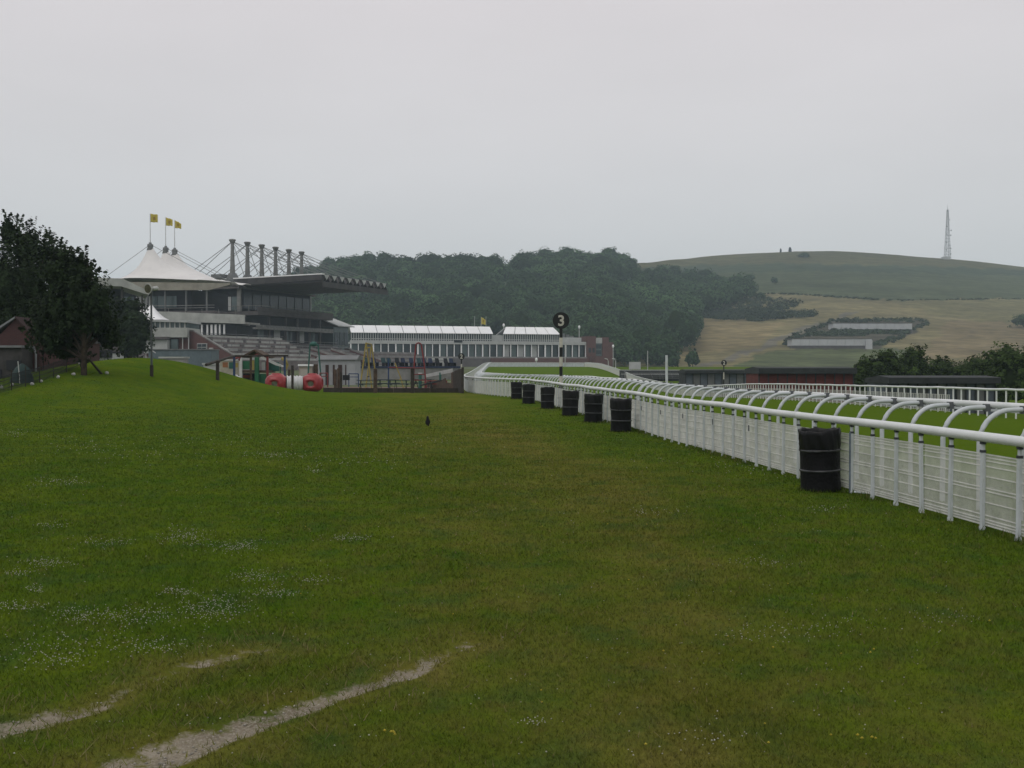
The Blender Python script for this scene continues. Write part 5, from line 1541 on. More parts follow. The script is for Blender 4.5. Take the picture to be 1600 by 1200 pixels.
# ================================================================== ON THE DOWN
M_HBW = mat('hill_building_white', (0.50, 0.51, 0.52), 0.7, 0.1, 0.15)
def hill_building(label, x0, x1, yt, yb, block=None):
    q = hill_px((x0 + x1) / 2, yb + 3); D = q.y - 3
    a, b = P(x0, yb, D), P(x1, yt, D)
    t = thing('hillside_building', label, 'building', (q.x, D, q.z), 'long low white buildings on the down')
    zb = q.z - 1.5
    MB().box(a.x, b.x, D, D + 8, zb, a.z).build('base', M_CONC_D, t)
    n = 9
    for k in range(n):
        w = (b.x - a.x) / n
        MB().box(a.x + k * w + .05, a.x + (k + 1) * w - .05, D - .3, D + 7.5, a.z + .005, b.z).build('wall_panel', M_HBW, t)
    MB().box(a.x - .4, b.x + .4, D - .4, D + 8.4, b.z + .005, b.z + .3).build('roof', M_CONC_D, t)
    if block: 
        c, d = P(block[0], block[3], D - .5), P(block[1], block[2], D - .5)
        MB().box(c.x, d.x, D - 1.5, D - .35, zb, d.z).build('end_block', M_HBW, t)
hill_building('lower of the two long white buildings in the hedged plot on the down', 1237, 1362, 530, 540, (1352, 1362, 532, 543))
hill_building('upper of the two long white buildings in the hedged plot on the down', 1301, 1425, 505.5, 514.5)
# mast
q = hill_px(1479, 405.5); q.z -= 1.5
D = q.y; k_ = D / 1600
M_MAST = mat('mast_grey', (0.22, 0.23, 0.24), 0.6, 0.15, 0.2)
mt = thing('radio_mast', 'tall grey lattice radio mast on the crest of the down', 'mast', q)
Hm = 83 * k_ + 1.5; w0, w1 = 5.5 * k_, 1.3 * k_
cor = lambda f, i: q + Vector(((w0 + (w1 - w0) * f ** .8) * (1 if i in (0, 1) else -1) * .75, (w0 + (w1 - w0) * f ** .8) * (1 if i in (1, 2) else -1) * .75, Hm * .93 * f))
for i in range(4): MB().tube([cor(0, i), cor(.5, i), cor(1, i)], .17, 6, .12).build('leg', M_MAST, mt)
ns = 16
for s in range(ns):
    f0, f1 = s / ns, (s + 1) / ns
    m_ = MB()
    for i in range(4):
        j = (i + 1) % 4
        m_.tube([cor(f0, i), cor(f1, j)], .085, 5); m_.tube([cor(f0, j), cor(f1, i)], .085, 5); m_.tube([cor(f1, i), cor(f1, j)], .085, 5)
    m_.build('bracing', M_MAST, mt)
MB().tube([q + Vector((0, 0, Hm * .9)), q + Vector((0, 0, Hm * 1.02))], .22, 6, .1).build('spike', M_MAST, mt)
rm = random.Random(4)
for f, dx in ((.20, -3.6), (.22, 4.0), (.33, -3.6), (.46, 3.8), (.48, -3.0), (.55, 4.6), (.62, -3.2), (.74, 1.6), (.12, 4.2), (.27, 2.6)):
    c = q + Vector((dx * k_ * .9, -2.2, Hm * f)); m_ = MB()
    m_.tube([c + Vector((0, -.5, 0)), c + Vector((0, .3, 0))], .60, 12, .45).tube([c, q + Vector((0, 0, Hm * f))], .12, 5)
    m_.build('dish', M_MAST, mt)
m_ = MB(); m_.box(q.x - 5, q.x + 1.5, D - 3, D + 3, q.z, q.z + 4.0); m_.build('equipment_hut', M_PANEL, mt)
# two small upright stones and a post at the hilltop
for px, yt, w, lab in ((1219, 389.5, 2.6, 'small dark upright stone on the hilltop skyline, left'), (1233.5, 388, 4.2, 'larger dark upright stone on the hilltop skyline, right')):
    q = hill_px(px, 393.2); h = (394.5 - yt) * q.y / 1600; m_ = MB(); ww = w * q.y / 3200
    m_.lathe([(ww * 1.1, -1), (ww * 1.15, h * .3), (ww * .9, h * .75), (ww * .5, h), (.01, h * 1.02)], q, 8, lambda th, z: 1 + .15 * math.sin(3 * th + z))
    tag(rehome(m_.build('hilltop_stone', M_SHED_D)), lab, 'stone')
# ================================================================== PLAYGROUND
def paint(name, c): return mat(name, c, 0.5, 0.15, 2.0, spec=0.3)
M_TIM = mat('dark_timber', (0.050, 0.042, 0.034), 0.9, 0.3, 3, 0.4, 20)
M_TIM2 = mat('brown_timber', (0.095, 0.065, 0.045), 0.9, 0.3, 3, 0.4, 20)
M_PY = paint('play_yellow', (0.34, 0.27, 0.07)); M_PR = paint('play_red', (0.20, 0.035, 0.035)); M_PB = paint('play_blue', (0.030, 0.060, 0.14))
M_PG = paint('play_green', (0.022, 0.125, 0.060)); M_PT = paint('play_teal', (0.03, 0.12, 0.095)); M_PW = mat('play_white', (0.60, 0.60, 0.60), .4, .08, 3)
M_RED = mat('moulded_red', (0.34, 0.035, 0.040), 0.35, 0.12, 3, spec=0.4)
M_PAD = mat('rubber_chip', (0.17, 0.115, 0.085), 0.95, 0.25, 2.5)

def G(px, D): x = (px - 800) / 1600 * D; return Vector((x, D, Hs(x, D)))
def zat(py, D): return P(0, py, D).z

# crawl tunnel: two moulded pods with portholes joined by a ribbed white tube
D = 69.0
cL, cR = G(432, D), G(488, D + .6)
R0 = .69
tn = thing('crawl_tunnel', 'red moulded play tunnel pods with round portholes joined by a ribbed white tube', 'play tunnel', (cL + cR) / 2)
def pod(c, name, label, seed):
    vs = []; fs = []; n, m = 48, 30
    pa = [Vector((math.cos(a) * math.cos(e), math.sin(a) * math.cos(e), math.sin(e))) for a, e in ((-1.57, -.05), (0, 0), (3.14, 0), (1.57, 0), (0, 1.45))]
    zc = c.z + R0 * .86
    for i in range(m + 1):
        ph = math.pi * i / m
        for k in range(n):
            th = 2 * math.pi * k / n
            d = Vector((math.sin(ph) * math.cos(th), math.sin(ph) * math.sin(th), math.cos(ph)))
            # squarish ball with flat facets and dished portholes
            q = (abs(d.x) ** 4 + abs(d.y) ** 4 + abs(d.z) ** 4) ** -.25
            r = R0 * (q * .72 + .28)
            for a in pa:
                cs_ = d.dot(a)
                if cs_ > .93: r -= .16 * min(1, (cs_ - .93) / .018)
                elif cs_ > .84: r += .05
            vs.append((c.x + d.x * r * .98, c.y + d.y * r, zc + d.z * r * .86))
    for i in range(m):
        for k in range(n):
            k2 = (k + 1) % n; fs.append((i * n + k, (i + 1) * n + k, (i + 1) * n + k2, i * n + k2))
    p = MB().add(vs, fs, True).build(name, M_RED, tn, label)
    ring = [(c.x + .24 * math.cos(a), c.y - R0 * .86, zc + .22 * math.sin(a)) for a in np.linspace(0, 2 * math.pi, 25)[:-1]]
    MB().prism(ring, (0, .02, 0)).build('porthole', mat('porthole_green', (.16, .18, .12), .6, .3, 4), p)
    ring = [(c.x + .27 * math.cos(a), c.y - R0 * .88, zc + .25 * math.sin(a)) for a in np.linspace(0, 2 * math.pi, 25)]
    MB().tube(ring, .035, 6).build('porthole_rim', M_PR, p)
    MB().lathe([(.30, .0), (.34, .05), (.30, .12), (.01, .13)], (c.x, c.y, zc + R0 * .80), 16).build('hatch', M_RED, p)
pod(cL, 'pod', None, 0); pod(cR, 'pod', None, 1)
zc = cL.z + R0 * .84
nseg = 40; pts = []; rads = []
for k in range(nseg + 1):
    f = k / nseg; p = cL.lerp(cR, .28 + .44 * f); pts.append(Vector((p.x, p.y, zc - .02))); rads.append(.52 + .035 * math.sin(f * 5 * 2 * math.pi))
MB().tube(pts, rads, 24).build('ribbed_tube', M_PW, tn)

# timber handrail / low timber posts round the play area
def tpost(label, px, yt, D, r=.085, m=M_TIM, extra=None, box=None):
    b = G(px, D); t = thing('timber_post', label, 'post', b, 'timber posts round the play area')
    w = r
    MB().prism([(b.x - w, b.y - w, b.z - .1), (b.x + w, b.y - w, b.z - .1), (b.x + w, b.y + w, b.z - .1), (b.x - w, b.y + w, b.z - .1)], (0, 0, zat(yt, D) - b.z + .1)).build('post', m, t)
    MB().prism([(b.x - w * .7, b.y - w * .7, zat(yt, D) + .001), (b.x + w * .7, b.y - w * .7, zat(yt, D) + .001), (b.x + w * .7, b.y + w * .7, zat(yt, D) + .001), (b.x - w * .7, b.y + w * .7, zat(yt, D) + .001)], (0, 0, .04)).build('cap', m, t)
    if box:
        a, c = P(box[0], box[3], D), P(box[1], box[2], D)
        MB().box(a.x, c.x, b.y - .12, b.y + .12, a.z, c.z).build('litter_box', M_VOID, t)
    return t
tpost('slim dark post just right of the crawl tunnel with a dark box on it', 533, 582, 66.5, .06, box=(536, 546, 586, 594))
tpost('thick brown timber post in the low edging right of the yellow swing frame', 586.5, 577, 66.5, .11, M_TIM2)
tpost('thick timber post in front of the red arch', 644.5, 576, 66.8, .11, M_TIM)
# handrail structure on the left
ra, rb, rc_, rd_ = G(340, 51), G(366, 72), G(455, 74), G(457, 66)
hr = thing('timber_pergola', 'dark timber pergola rail on posts at the left end of the play area', 'pergola', ra)
for (px, yt, D, m_) in ((340, 564, 51, M_TIM), (366, 557, 72, M_PB), (392, 557, 73, M_TIM2), (418, 556, 73.5, M_PR), (445, 555, 74, M_PB), (457, 571, 66, M_TIM)):
    b = G(px, D); MB().prism([(b.x - .07, b.y - .07, b.z - .1), (b.x + .07, b.y - .07, b.z - .1), (b.x + .07, b.y + .07, b.z - .1), (b.x - .07, b.y + .07, b.z - .1)], (0, 0, zat(yt, D) - b.z + .1)).build('post', m_, hr)
for (p0, p1) in ((P(322, 570, 50), P(366, 556, 72)), (P(366, 556.2, 72), P(450, 555.6, 74))):
    MB().tube([p0, p1], .075, 6).build('beam', M_TIM, hr)

# green panelled climbing unit
D = 78
cu = thing('climbing_unit', 'green panelled climbing unit with red and brown details behind the pergola', 'play unit', G(405, D))
def pbox(x0, x1, y0, y1, D, m, name, th=.12, label=None):
    a, b = P(x0, y1, D), P(x1, y0, D)
    return MB().box(a.x, b.x, D, D + th, a.z, b.z).build(name, m, cu, label)
pbox(378, 392, 564, 577, D, M_PG, 'side_panel'); pbox(398, 404, 558, 607, D - .3, M_PG, 'corner_post', .25)
pbox(393.5, 397, 563, 578, D, M_PY, 'ring_panel'); pbox(412, 436, 566, 580, D + 1.4, M_PT, 'back_panel')
pbox(378, 398, 583, 607, D + .9, M_VOID, 'den_shade_panel'); pbox(398.5, 416, 584, 607, D, M_PG, 'den_panel', label='green panel by the ground')  # first box is solid, den's inner shade put into its colour
pbox(374, 378, 560, 607, D - .2, M_PW, 'corner_post', .2); pbox(416.4, 419, 556, 606, D - .2, M_PR, 'corner_post', .2)
pbox(374, 420, 578.5, 582.5, D - .05, M_TIM2, 'deck', 2.2); pbox(409, 414, 566, 580, D + .3, M_PW, 'frame')
pbox(380, 392, 586, 590, D + .7, M_PR, 'rope_bar')
for (x0, x1) in ((378, 409),):
    MB().prism([P(x0 - 2, 557, D), P((x0 + x1) / 2 + 3, 546, D), P(x1 + 9, 558, D), P(x1 + 5, 559.5, D), P((x0 + x1) / 2 + 3, 548.5, D), P(x0 + 1, 559, D)], (0, 2.4, 0)).build('roof', M_TIM2, cu)
MB().prism([P(394, 557, D + .1), P(404, 550, D + .1), P(413, 557.5, D + .1)], (0, .1, 0)).build('gable_board', M_PR, cu)
MB().tube([P(373, 563, D - 1), P(376, 557, D - 1), P(366, 561, D - 1.2)], .10, 6).build('grab_bar', M_PR, cu)
# white slides
sl = thing('slide', 'long pale slide running down to the right from the climbing unit', 'slide', G(436, D))
MB().prism([P(407, 559, D - .6), P(408, 557, D - .6), P(432, 568, D - .6), P(441, 571.5, D - .6), P(441, 573.5, D - .6), P(430, 570.5, D - .6)], (0, .55, 0)).build('chute', M_PW, sl)
MB().prism([P(408, 556.3, D - .65), P(440, 570.8, D - .65), P(440, 571.6, D - .65), P(408, 557.1, D - .65)], (0, .05, 0)).build('side', M_PANEL, sl)
MB().tube([G(438, D - .4) + Vector((0, 0, -.1)), P(438, 571, D - .4)], .05, 6).build('leg', M_PG, sl)
MB().tube([P(440, 560, D), P(446, 563, D), P(449, 570, D), P(446, 577, D)], .12, 8).build('curved_rail', M_PY, sl)
s2 = thing('slide', 'short white slide ending on the grass bank left of the green panels', 'slide', G(378, D - 3))
MB().prism([P(364, 585, 73), P(368, 586, 73), P(384, 597, 73), P(388, 600, 73), P(384, 600, 73), P(364, 588, 73)], (0, .5, 0)).build('chute', M_PW, s2)
for px in (367, 383): MB().tube([G(px, 73.2) + Vector((0, 0, -.2)), P(px, 590 if px == 367 else 598.5, 73.2)], .04, 6).build('leg', M_PB, s2)
# pale notice panel with drawings
D = 80
t = thing('picture_panel', 'pale panel with orange and green patches left of the climbing unit', 'panel', G(352, D))
a, b = P(344, 586, D), P(374, 563.5, D)
MB().box(a.x, b.x, D, D + .1, a.z, b.z).build('board', mat('panel_cream', (.40, .37, .30), .7, .15, 2), t)
MB().box(a.x - .1, b.x + .1, D - .06, D + .12, b.z + .002, b.z + .1).build('top_rail', M_PW, t)
for (x0, x1, y0, y1, m_) in ((348, 356, 566, 574, paint('p_orange', (.30, .13, .06))), (358, 364, 566, 576, M_PT), (365, 372, 567, 574, M_PY)):
    c, d = P(x0, y1, D), P(x1, y0, D); MB().box(c.x, d.x, D - .02, D - .003, c.z, d.z).build('patch', m_, t)
for x in (a.x + .1, b.x - .1): MB().box(x - .06, x + .06, D + .105, D + .2, Hs(x, D) - .1, b.z).build('post', M_TIM, t)

# yellow swing frame
D = 80
sw = thing('swing_frame', 'yellow steel swing frame with splayed legs', 'swing', G(575, D))
top0, top1 = P(570, 535, D), P(625, 557, D + 26)
top0, top1 = P(572, 536, D), Vector((P(572, 536, D).x - .25, D + 5.0, P(572, 536, D).z))
MB().tube([top0, top1], .06, 8).build('beam', M_PY, sw)
for (p, dx, dy) in ((top0, -.50, 0), (top0, .42, .3), (top1, -.50, 0), (top1, .42, .2)):
    e = Vector((p.x + dx, p.y + dy, Hs(p.x + dx, p.y + dy) - .05))
    MB().tube([e, p], .06, 8).build('leg', M_PY, sw)
p_ = top0.lerp(top1, .5)
for dy in (-.25, .25): MB().tube([p_ + Vector((0, dy, 0)), p_ + Vector((0, dy, -2.6))], .025, 5).build('chain', M_STEEL, sw)
MB().box(p_.x - .1, p_.x + .1, p_.y - .28, p_.y + .28, p_.z - 2.68, p_.z - 2.61).build('seat', M_VOID, sw)
MB().tube([top0 + Vector((-.05, 0, -.35)), top0 + Vector((.30, .15, -.35))], .05, 6).build('brace', M_PY, sw)
# second smaller yellow frame and cross bar to the right
D = 84
y2 = thing('yellow_frame', 'low yellow climbing frame with a blue upright right of the swing', 'climbing frame', G(618, D))
MB().tube([G(607, D) + Vector((0, 0, -.1)), P(607, 560, D)], .06, 6).build('post', M_PB, y2)
MB().tube([P(606, 594, D), P(628, 593, D)], .06, 6).build('bar', M_PY, y2)
MB().tube([P(617, 567, D), P(626, 590, D), G(631, D) + Vector((0, 0, -.1))], .05, 6).build('post', M_PY, y2)
MB().tube([P(606, 574, D), P(646, 575, D)], .055, 6).build('bar', M_PR, y2)
MB().tube([G(646, D) + Vector((0, 0, -.1)), P(646, 574, D)], .05, 6).build('post', M_PT, y2)
# red arch
D = 76
ar = thing('climbing_arch', 'tall narrow red hoop arch standing in the play area', 'climbing arch', G(655, D))
def zp(px, py): return P(px, py, D)
arc = [G(645.5, D) + Vector((0, 0, -.1)), zp(647.5, 565), zp(649.5, 543)] + [zp(654 - 4.6 * math.cos(a), 541 - 5.2 * math.sin(a)) for a in np.linspace(.2, math.pi - .2, 7)] + [zp(659.5, 546), zp(663, 570), G(666.5, D) + Vector((0, 0, -.1))]
MB().tube(arc, .055, 8).build('arch', M_PR, ar)
for py in (575, 585, 594): MB().tube([zp(647.3 - (py - 575) * .04, py), zp(663.2 + (py - 575) * .07, py)], .045, 6).build('rung', M_PR, ar)
# green A frame
D = 90
ga = thing('baby_swing', 'tall thin green A-frame behind the red tunnel', 'play frame', G(487, D))
for (x0, x1, dy) in ((480, 484.5, 0), (503, 497, 0)): MB().tube([G(x0, D + dy) + Vector((0, 0, -.1)), P(x1, 538, D + dy)], .065, 8).build('leg', M_PT, ga)
MB().tube([P(484.3, 539, D), P(497.2, 539, D)], .07, 8).build('crossbar', M_PT, ga)
MB().blob(P(490, 537.5, D), (.35, .2, .22), 10, 6, .05).build('bucket', M_PT, ga)
# small rail frames, red and blue, low in the play area
for k, (x0, x1, yt, D, m_, lab) in enumerate([(664, 698, 595, 80, M_PR, 'low red rail frame below the red arch'), (500, 512, 583, 86, M_PR, 'small red bar frame right of the tunnel'), (545, 560, 584, 88, M_PB, 'small blue bar frame left of the yellow swing')]):
    t = thing('bar_frame', lab, 'play frame', G((x0 + x1) / 2, D))
    for px in (x0, x1): MB().tube([G(px, D) + Vector((0, 0, -.1)), P(px, yt, D)], .045, 6).build('post', m_, t)
    MB().tube([P(x0, yt, D), P(x1, yt, D)], .045, 6).build('bar', m_, t)
    MB().tube([P(x0, yt + 5, D), P(x1, yt + 5, D)], .035, 6).build('bar', m_, t)
# seesaw-like dark beam
t = thing('balance_beam', 'dark sloping balance beam in front of the red rail frame', 'balance beam', G(680, 73))
MB().tube([P(656, 602.5, 73), P(690, 594, 73)], .07, 6).build('beam', M_SHED_D, t)
MB().tube([G(674, 73) + Vector((0, 0, -.1)), P(674, 598, 73)], .08, 6).build('stand', M_SHED_D, t)
# picnic tables
M_PIC = mat('picnic_green', (0.030, 0.050, 0.048), 0.8, 0.2, 3)
def picnic(label, px, D, rz):
    t = thing('picnic_table', label, 'table', G(px, D), 'dark picnic tables in the play area')
    def bx(x0, x1, y0, y1, z0, z1, nm): inst(nm, MB().box(x0, x1, y0, y1, z0, z1).mesh(nm, M_PIC), t, (0, 0, 0))
    for k in range(4): bx(-.85, .85, -.36 + k * .18, -.20 + k * .18, .70, .75, 'top_plank')
    for s in (-1, 1): bx(-.85, .85, s * .72 - .13, s * .72 + .13, .42, .47, 'bench')
    for s in (-1, 1):
        m_ = MB(); m_.prism([(s * .6 - .04, -.75, -.05), (s * .6 - .04, -.65, -.05), (s * .6 - .04, .2, .699), (s * .6 - .04, .08, .699)], (.035, 0, 0)); inst('leg', m_.mesh('leg', M_PIC), t, (0, 0, 0))
        m_ = MB(); m_.prism([(s * .6 + .001, .75, -.05), (s * .6 + .001, .65, -.05), (s * .6 + .001, -.2, .699), (s * .6 + .001, -.08, .699)], (.035, 0, 0)); inst('leg', m_.mesh('leg', M_PIC), t, (0, 0, 0))
        bx(s * .6 + .04, s * .6 + .08, -.82, .82, .36, .41, 'cross_bar')
    t.rotation_euler = (0, 0, rz)
picnic('dark picnic table left of the thick brown post', 576, 76, .3)
picnic('dark picnic table between the thick brown post and the yellow bar', 606, 79, 0)
picnic('dark picnic table under the yellow bar', 622, 76, .2)
picnic('dark picnic table beside the red arch', 661, 82, -.2)
# bird-table like blue post stool
t = thing('play_post', 'teal bollard with a pale top near the red arch', 'play post', G(656, 79))
MB().tube([G(656.5, 79) + Vector((0, 0, -.1)), P(656.5, 584, 79)], .13, 8).build('body', M_PT, t); MB().tube([P(656.5, 584, 79) + Vector((0, 0, .002)), P(656.5, 582.5, 79)], .15, 8).build('cap', M_PW, t)
# low timber edging boards between the posts
ed = thing('timber_edging', 'low dark timber boards edging the play area on the grass', 'edging', G(600, 68))
xs = [505, 533, 560, 586, 615, 644, 672, 700, 718]
for x0, x1 in zip(xs[:-1], xs[1:]):
    a, b = G(x0, 67.6), G(x1, 67.6); b = a.lerp(b, .985)
    MB().prism([a + Vector((0, 0, -.1)), b + Vector((0, 0, -.1)), b + Vector((0, .09, -.1)), a + Vector((0, .09, -.1))], (0, 0, .1 + .30)).build('board', M_TIM, ed)
# rubber chip surface
vs = [G(px, D) + Vector((0, 0, .012)) for D in (68.2, 74, 82, 88) for px in np.linspace(505, 712, 12)]
fs = [(r * 12 + c, r * 12 + c + 1, (r + 1) * 12 + c + 1, (r + 1) * 12 + c) for r in range(3) for c in range(11)]
o = MB().add(vs, fs).build('play_surface', M_PAD); o['kind'] = 'structure'
# plank panel fence at the right end, running back
pf = thing('plank_fence', 'dark plank fence with a square hole at the right end of the play area', 'fence', G(721, 66))
pa_, pb_ = G(721.5, 66), G(667, 88)
npk = 40
for k in range(npk):
    f0, f1 = k / npk, (k + .93) / npk
    a, b = pa_.lerp(pb_, f0), pa_.lerp(pb_, f1)
    a.z, b.z = Hs(a.x, a.y) - .05, Hs(b.x, b.y) - .05
    hgt = 1.62 - .95 * sst(.0, .62, f0) 
    if 10 <= k <= 15:
        MB().prism([a, b, b + Vector((.06, 0, 0)), a + Vector((.06, 0, 0))], (0, 0, .62)).build('plank', M_TIM2, pf); continue
    MB().prism([a, b, b + Vector((.06, 0, 0)), a + Vector((.06, 0, 0))], (0, 0, float(hgt) + random.uniform(-.02, .02))).build('plank', M_TIM if k < 8 else M_TIM2, pf)
MB().prism([pa_ + Vector((-.02, -.12, -.1)), pa_ + Vector((.14, -.12, -.1)), pa_ + Vector((.14, .02, -.1)), pa_ + Vector((-.02, .02, -.1))], (0, 0, 1.78)).build('end_post', M_TIM, pf)
a, b = P(664, 590, 90), P(706, 582, 74)
MB().prism([a, b, b + Vector((0, 0, .28)), a + Vector((0, 0, .28))], (.06, 0, 0)).build('pale_board', M_PANEL, pf, 'pale board along the fence top')
MB().tube([G(688, 80) + Vector((0, 0, -.1)), P(688, 582, 80)], .09, 6).build('post', M_PT, pf)

# white hut with brown doors and cream kiosk behind the tunnel
D = 98
a, b = P(497, 602, D), P(555, 562, D); zg = Hs(a.x, D) - .1
wh = thing('white_hut', 'low white hut with narrow brown doors behind the play area', 'hut', ((a.x + b.x) / 2, D, zg))
MB().box(a.x, b.x, D, D + 3.5, zg, b.z).build('wall', mat('hut_white', (.36, .37, .38), .8, .12, 1), wh)
MB().prism([(a.x - .2, D - .25, b.z + .003), (a.x - .2, D + 3.7, b.z + .003), (a.x - .2, D + 3.7, b.z + .25), (a.x - .2, D + 1.5, b.z + .45)], (b.x - a.x + .4, 0, 0)).build('roof', M_STEEL, wh)
for (x0, x1) in ((507, 512), (518.5, 521.5), (527, 533), (538, 539.5)):
    c, d = P(x0, 0, D), P(x1, 0, D); MB().box(c.x, d.x, D - .06, D - .003, zg, P(0, 570, D).z).build('door', mat('door_brown', (.055, .032, .028), .7), wh)
D = 94
a, b = P(467, 598, D), P(487, 570, D); zg = Hs(a.x, D) - .1
kk = thing('cream_kiosk', 'small cream kiosk with a bright white top edge behind the red tunnel', 'kiosk', ((a.x + b.x) / 2, D, zg))
MB().box(a.x, b.x, D, D + 1.8, zg, b.z - .12).build('wall', mat('kiosk_cream', (.34, .30, .25), .8, .1, 1), kk)
MB().box(a.x - .05, b.x + .08, D - .15, D + 1.9, b.z - .117, b.z + .05).build('roof', M_ROOFW, kk)
MB().box(a.x + .15, b.x - .2, D - .05, D - .003, zg + .9, b.z - .4).build('shutter', mat('kiosk_shutter', (.40, .37, .33), .7, .1, 1), kk)
a, b = P(488, 600, D), P(495, 569, D)
t = thing('brown_board', 'tall brown board standing right of the cream kiosk', 'board', ((a.x + b.x) / 2, D + .5, zg))
MB().box(a.x, b.x, D + .5, D + .62, zg + .1, b.z).build('board', M_TIM2, t)
for x in (a.x + .05, b.x - .12): MB().box(x, x + .07, D + .63, D + .70, zg - .1, b.z - .05).build('post', M_TIM, t)
for k, (px, yt, D, m_, lab) in enumerate([(524, 578, 74, M_TIM2, 'brown timber stump, tallest of the two near the dark box'), (529, 576, 76, M_TIM2, 'brown timber stump right beside the dark box post'), (452, 578, 80, M_TIM2, 'short brown post right of the pergola'), (457.5, 577, 84, M_TIM, 'dark short post between pergola and cream kiosk')]):
    b = G(px, D); t = thing('timber_stump', lab, 'post', b, 'timber stumps')
    MB().tube([b + Vector((0, 0, -.1)), Vector((b.x, b.y, zat(yt, D)))], .11, 8).build('stump', m_, t); MB().lathe([(.11, 0), (.09, .03), (.01, .04)], (b.x, b.y, zat(yt, D) + .002), 8).build('top', m_, t)
# ================================================================== LEFT: BRICK BUILDINGS, LOUDSPEAKER
M_BRICK2 = brick_mat('brick_red_near', (0.062, 0.019, 0.018), (0.050, 0.016, 0.016), (0.055, 0.038, 0.034))
M_SLATE = mat('slate_grey', (0.20, 0.21, 0.22), 0.7, 0.2, 2)
M_BLOCK = mat('grey_render', (0.062, 0.058, 0.058), 0.9, 0.25, 1.5)
D = 54
def zq(py): return P(0, py, D).z
zg = Hs(P(20, 0, D).x, D) - .5
x0, xa, x1 = P(-110, 0, D).x, P(21, 0, D).x, P(62, 0, D).x
bb = thing('brick_house', 'dark red brick gabled building at the left edge under the evergreen trees', 'building', (xa, D, zg))
MB().prism([(x0, D, zg), (x1, D, zg), (x1, D, zq(541)), (P(55, 0, D).x, D, zq(531)), (xa, D, zq(497)), (P(-12, 0, D).x, D, zq(531)), (x0, D, zq(531))], (0, 5, 0)).build('gable_wall', M_BRICK2, bb)
MB().prism([(xa + .02, D - .15, zq(494.5)), (P(-22, 0, D).x, D - .15, zq(522)), (P(-22, 0, D).x, D - .15, zq(526)), (xa + .02, D - .15, zq(497.5))], (0, 5.4, 0)).build('roof', M_SLATE, bb)
MB().prism([(xa + .03, D - .15, zq(494.5)), (P(57, 0, D).x, D - .15, zq(530.5)), (P(55, 0, D).x, D - .15, zq(533)), (xa + .03, D - .15, zq(497.5))], (0, 5.4, 0)).build('roof', mat('dark_tile', (.05, .03, .03), .8, .2), bb)
MB().box(x0, P(47, 0, D).x, D - 1.2, D - .02, zg, zq(544)).build('front_block', M_BLOCK, bb)
MB().box(x0, P(49, 0, D).x, D - 1.35, D - .01, zq(544) + .003, zq(540.5)).build('flat_roof', M_SLATE, bb)
MB().box(P(24, 0, D).x, P(46, 0, D).x, D - 1.26, D - 1.203, zq(578), zq(563)).build('window', M_VOID, bb)
MB().box(P(-2, 0, D).x, P(16, 0, D).x, D - 1.26, D - 1.203, zq(592), zq(577)).build('door', M_VOID, bb)
MB().tube([(P(55, 0, D).x, D - .25, zq(598)), (P(55.6, 0, D).x, D - .25, zq(552)), (P(53, 0, D).x, D - .25, zq(546)), (P(52, 0, D).x, D - .25, zq(542))], .055, 8).build('downpipe', M_SLATE, bb)
bx0, bx1 = P(63, 0, D).x, P(104, 0, D).x
bw = thing('brick_wall', 'low brick outbuilding with plants on its flat top beside the gabled house', 'building', ((bx0 + bx1) / 2, D, zg))
MB().box(bx0, bx1, D + .1, D + 4, zg, zq(536)).build('wall', M_BRICK2, bw)
MB().box(bx0 - .03, bx1 + .05, D + .04, D + 4.06, zq(536) + .002, zq(534.5)).build('coping', M_BRICK2, bw)
q = P(68, 535, D + .8)
make_tree('potted_shrub', 'small bright green shrub growing on top of the brick outbuilding', (q.x, D + .8, zq(534.3)), [(0, 0, .48, .30, .28, .48), (.15, 0, .35, .25, .22, .3), (-.12, 0, .75, .18, .18, .3)], M_LEAF_FRESH, .10, 60, 16, 91, trunk_r=.03, core=.5, cat='shrub')
# sagging rope fence on thin stakes with pale stones at the edge of the grass
rope = thing('rope_fence', 'dark net fence on thin stakes along the foot of the brick buildings', 'fence', gp(40, 608))
pp = [(-10, 618), (18, 610), (40, 604), (62, 598), (84, 590), (104, 582), (126, 574)]
gpts = [gp(a, b) for a, b in pp]
for k, g in enumerate(gpts):
    MB().tube([g + Vector((0, 0, -.1)), g + Vector((.0, 0, .75 if k < 4 else .65))], .022, 6).build('stake', M_TIM, rope)
M_NETD = mat('net_dark', (.022, .026, .028), .9, .2)
for a, b in zip(gpts[:-1], gpts[1:]):
    m_ = MB()
    for h in (.15, .3, .45, .6): m_.tube([a + Vector((0, 0, h)), a.lerp(b, .5) + Vector((0, 0, h - .04)), b + Vector((0, 0, h))], .012, 4)
    for k in range(14):
        c = a.lerp(b, (k + .5) / 14); m_.tube([c + Vector((0, 0, .02)), c + Vector((0, 0, .6))], .010, 4)
    m_.build('netting', M_NETD, rope)
M_STONE = mat('white_stone', (.45, .45, .43), .9, .2, 6)
STL = ['white stone at the very left edge of the picture by the net fence', 'white stone under the dark doorway of the brick house', 'white stone at the foot of the brick house downpipe', 'white stone below the left end of the brick outbuilding',
       'white stone below the right end of the brick outbuilding', 'white stone between the brick outbuilding and the evergreen trunk', 'highest white stone, by the end of the net fence near the evergreen trunk', 'lone white stone right of the leaning stake']
rk = random.Random(8)
for k, (px, py) in enumerate([(2, 607), (19, 603), (50, 602), (64, 597.5), (91, 591), (115, 586.5), (125, 570), (167, 584.5)]):
    g = gp(px, py); m_ = MB().blob((g.x, g.y, g.z + .05), (.06 + rk.random() * .03, .06, .05 + rk.random() * .03), 9, 6, .16, rk)
    tag(rehome(m_.build('edge_stone', M_STONE)), STL[k], 'stone', 'white stones edging the grass')
g = gp(35, 597)
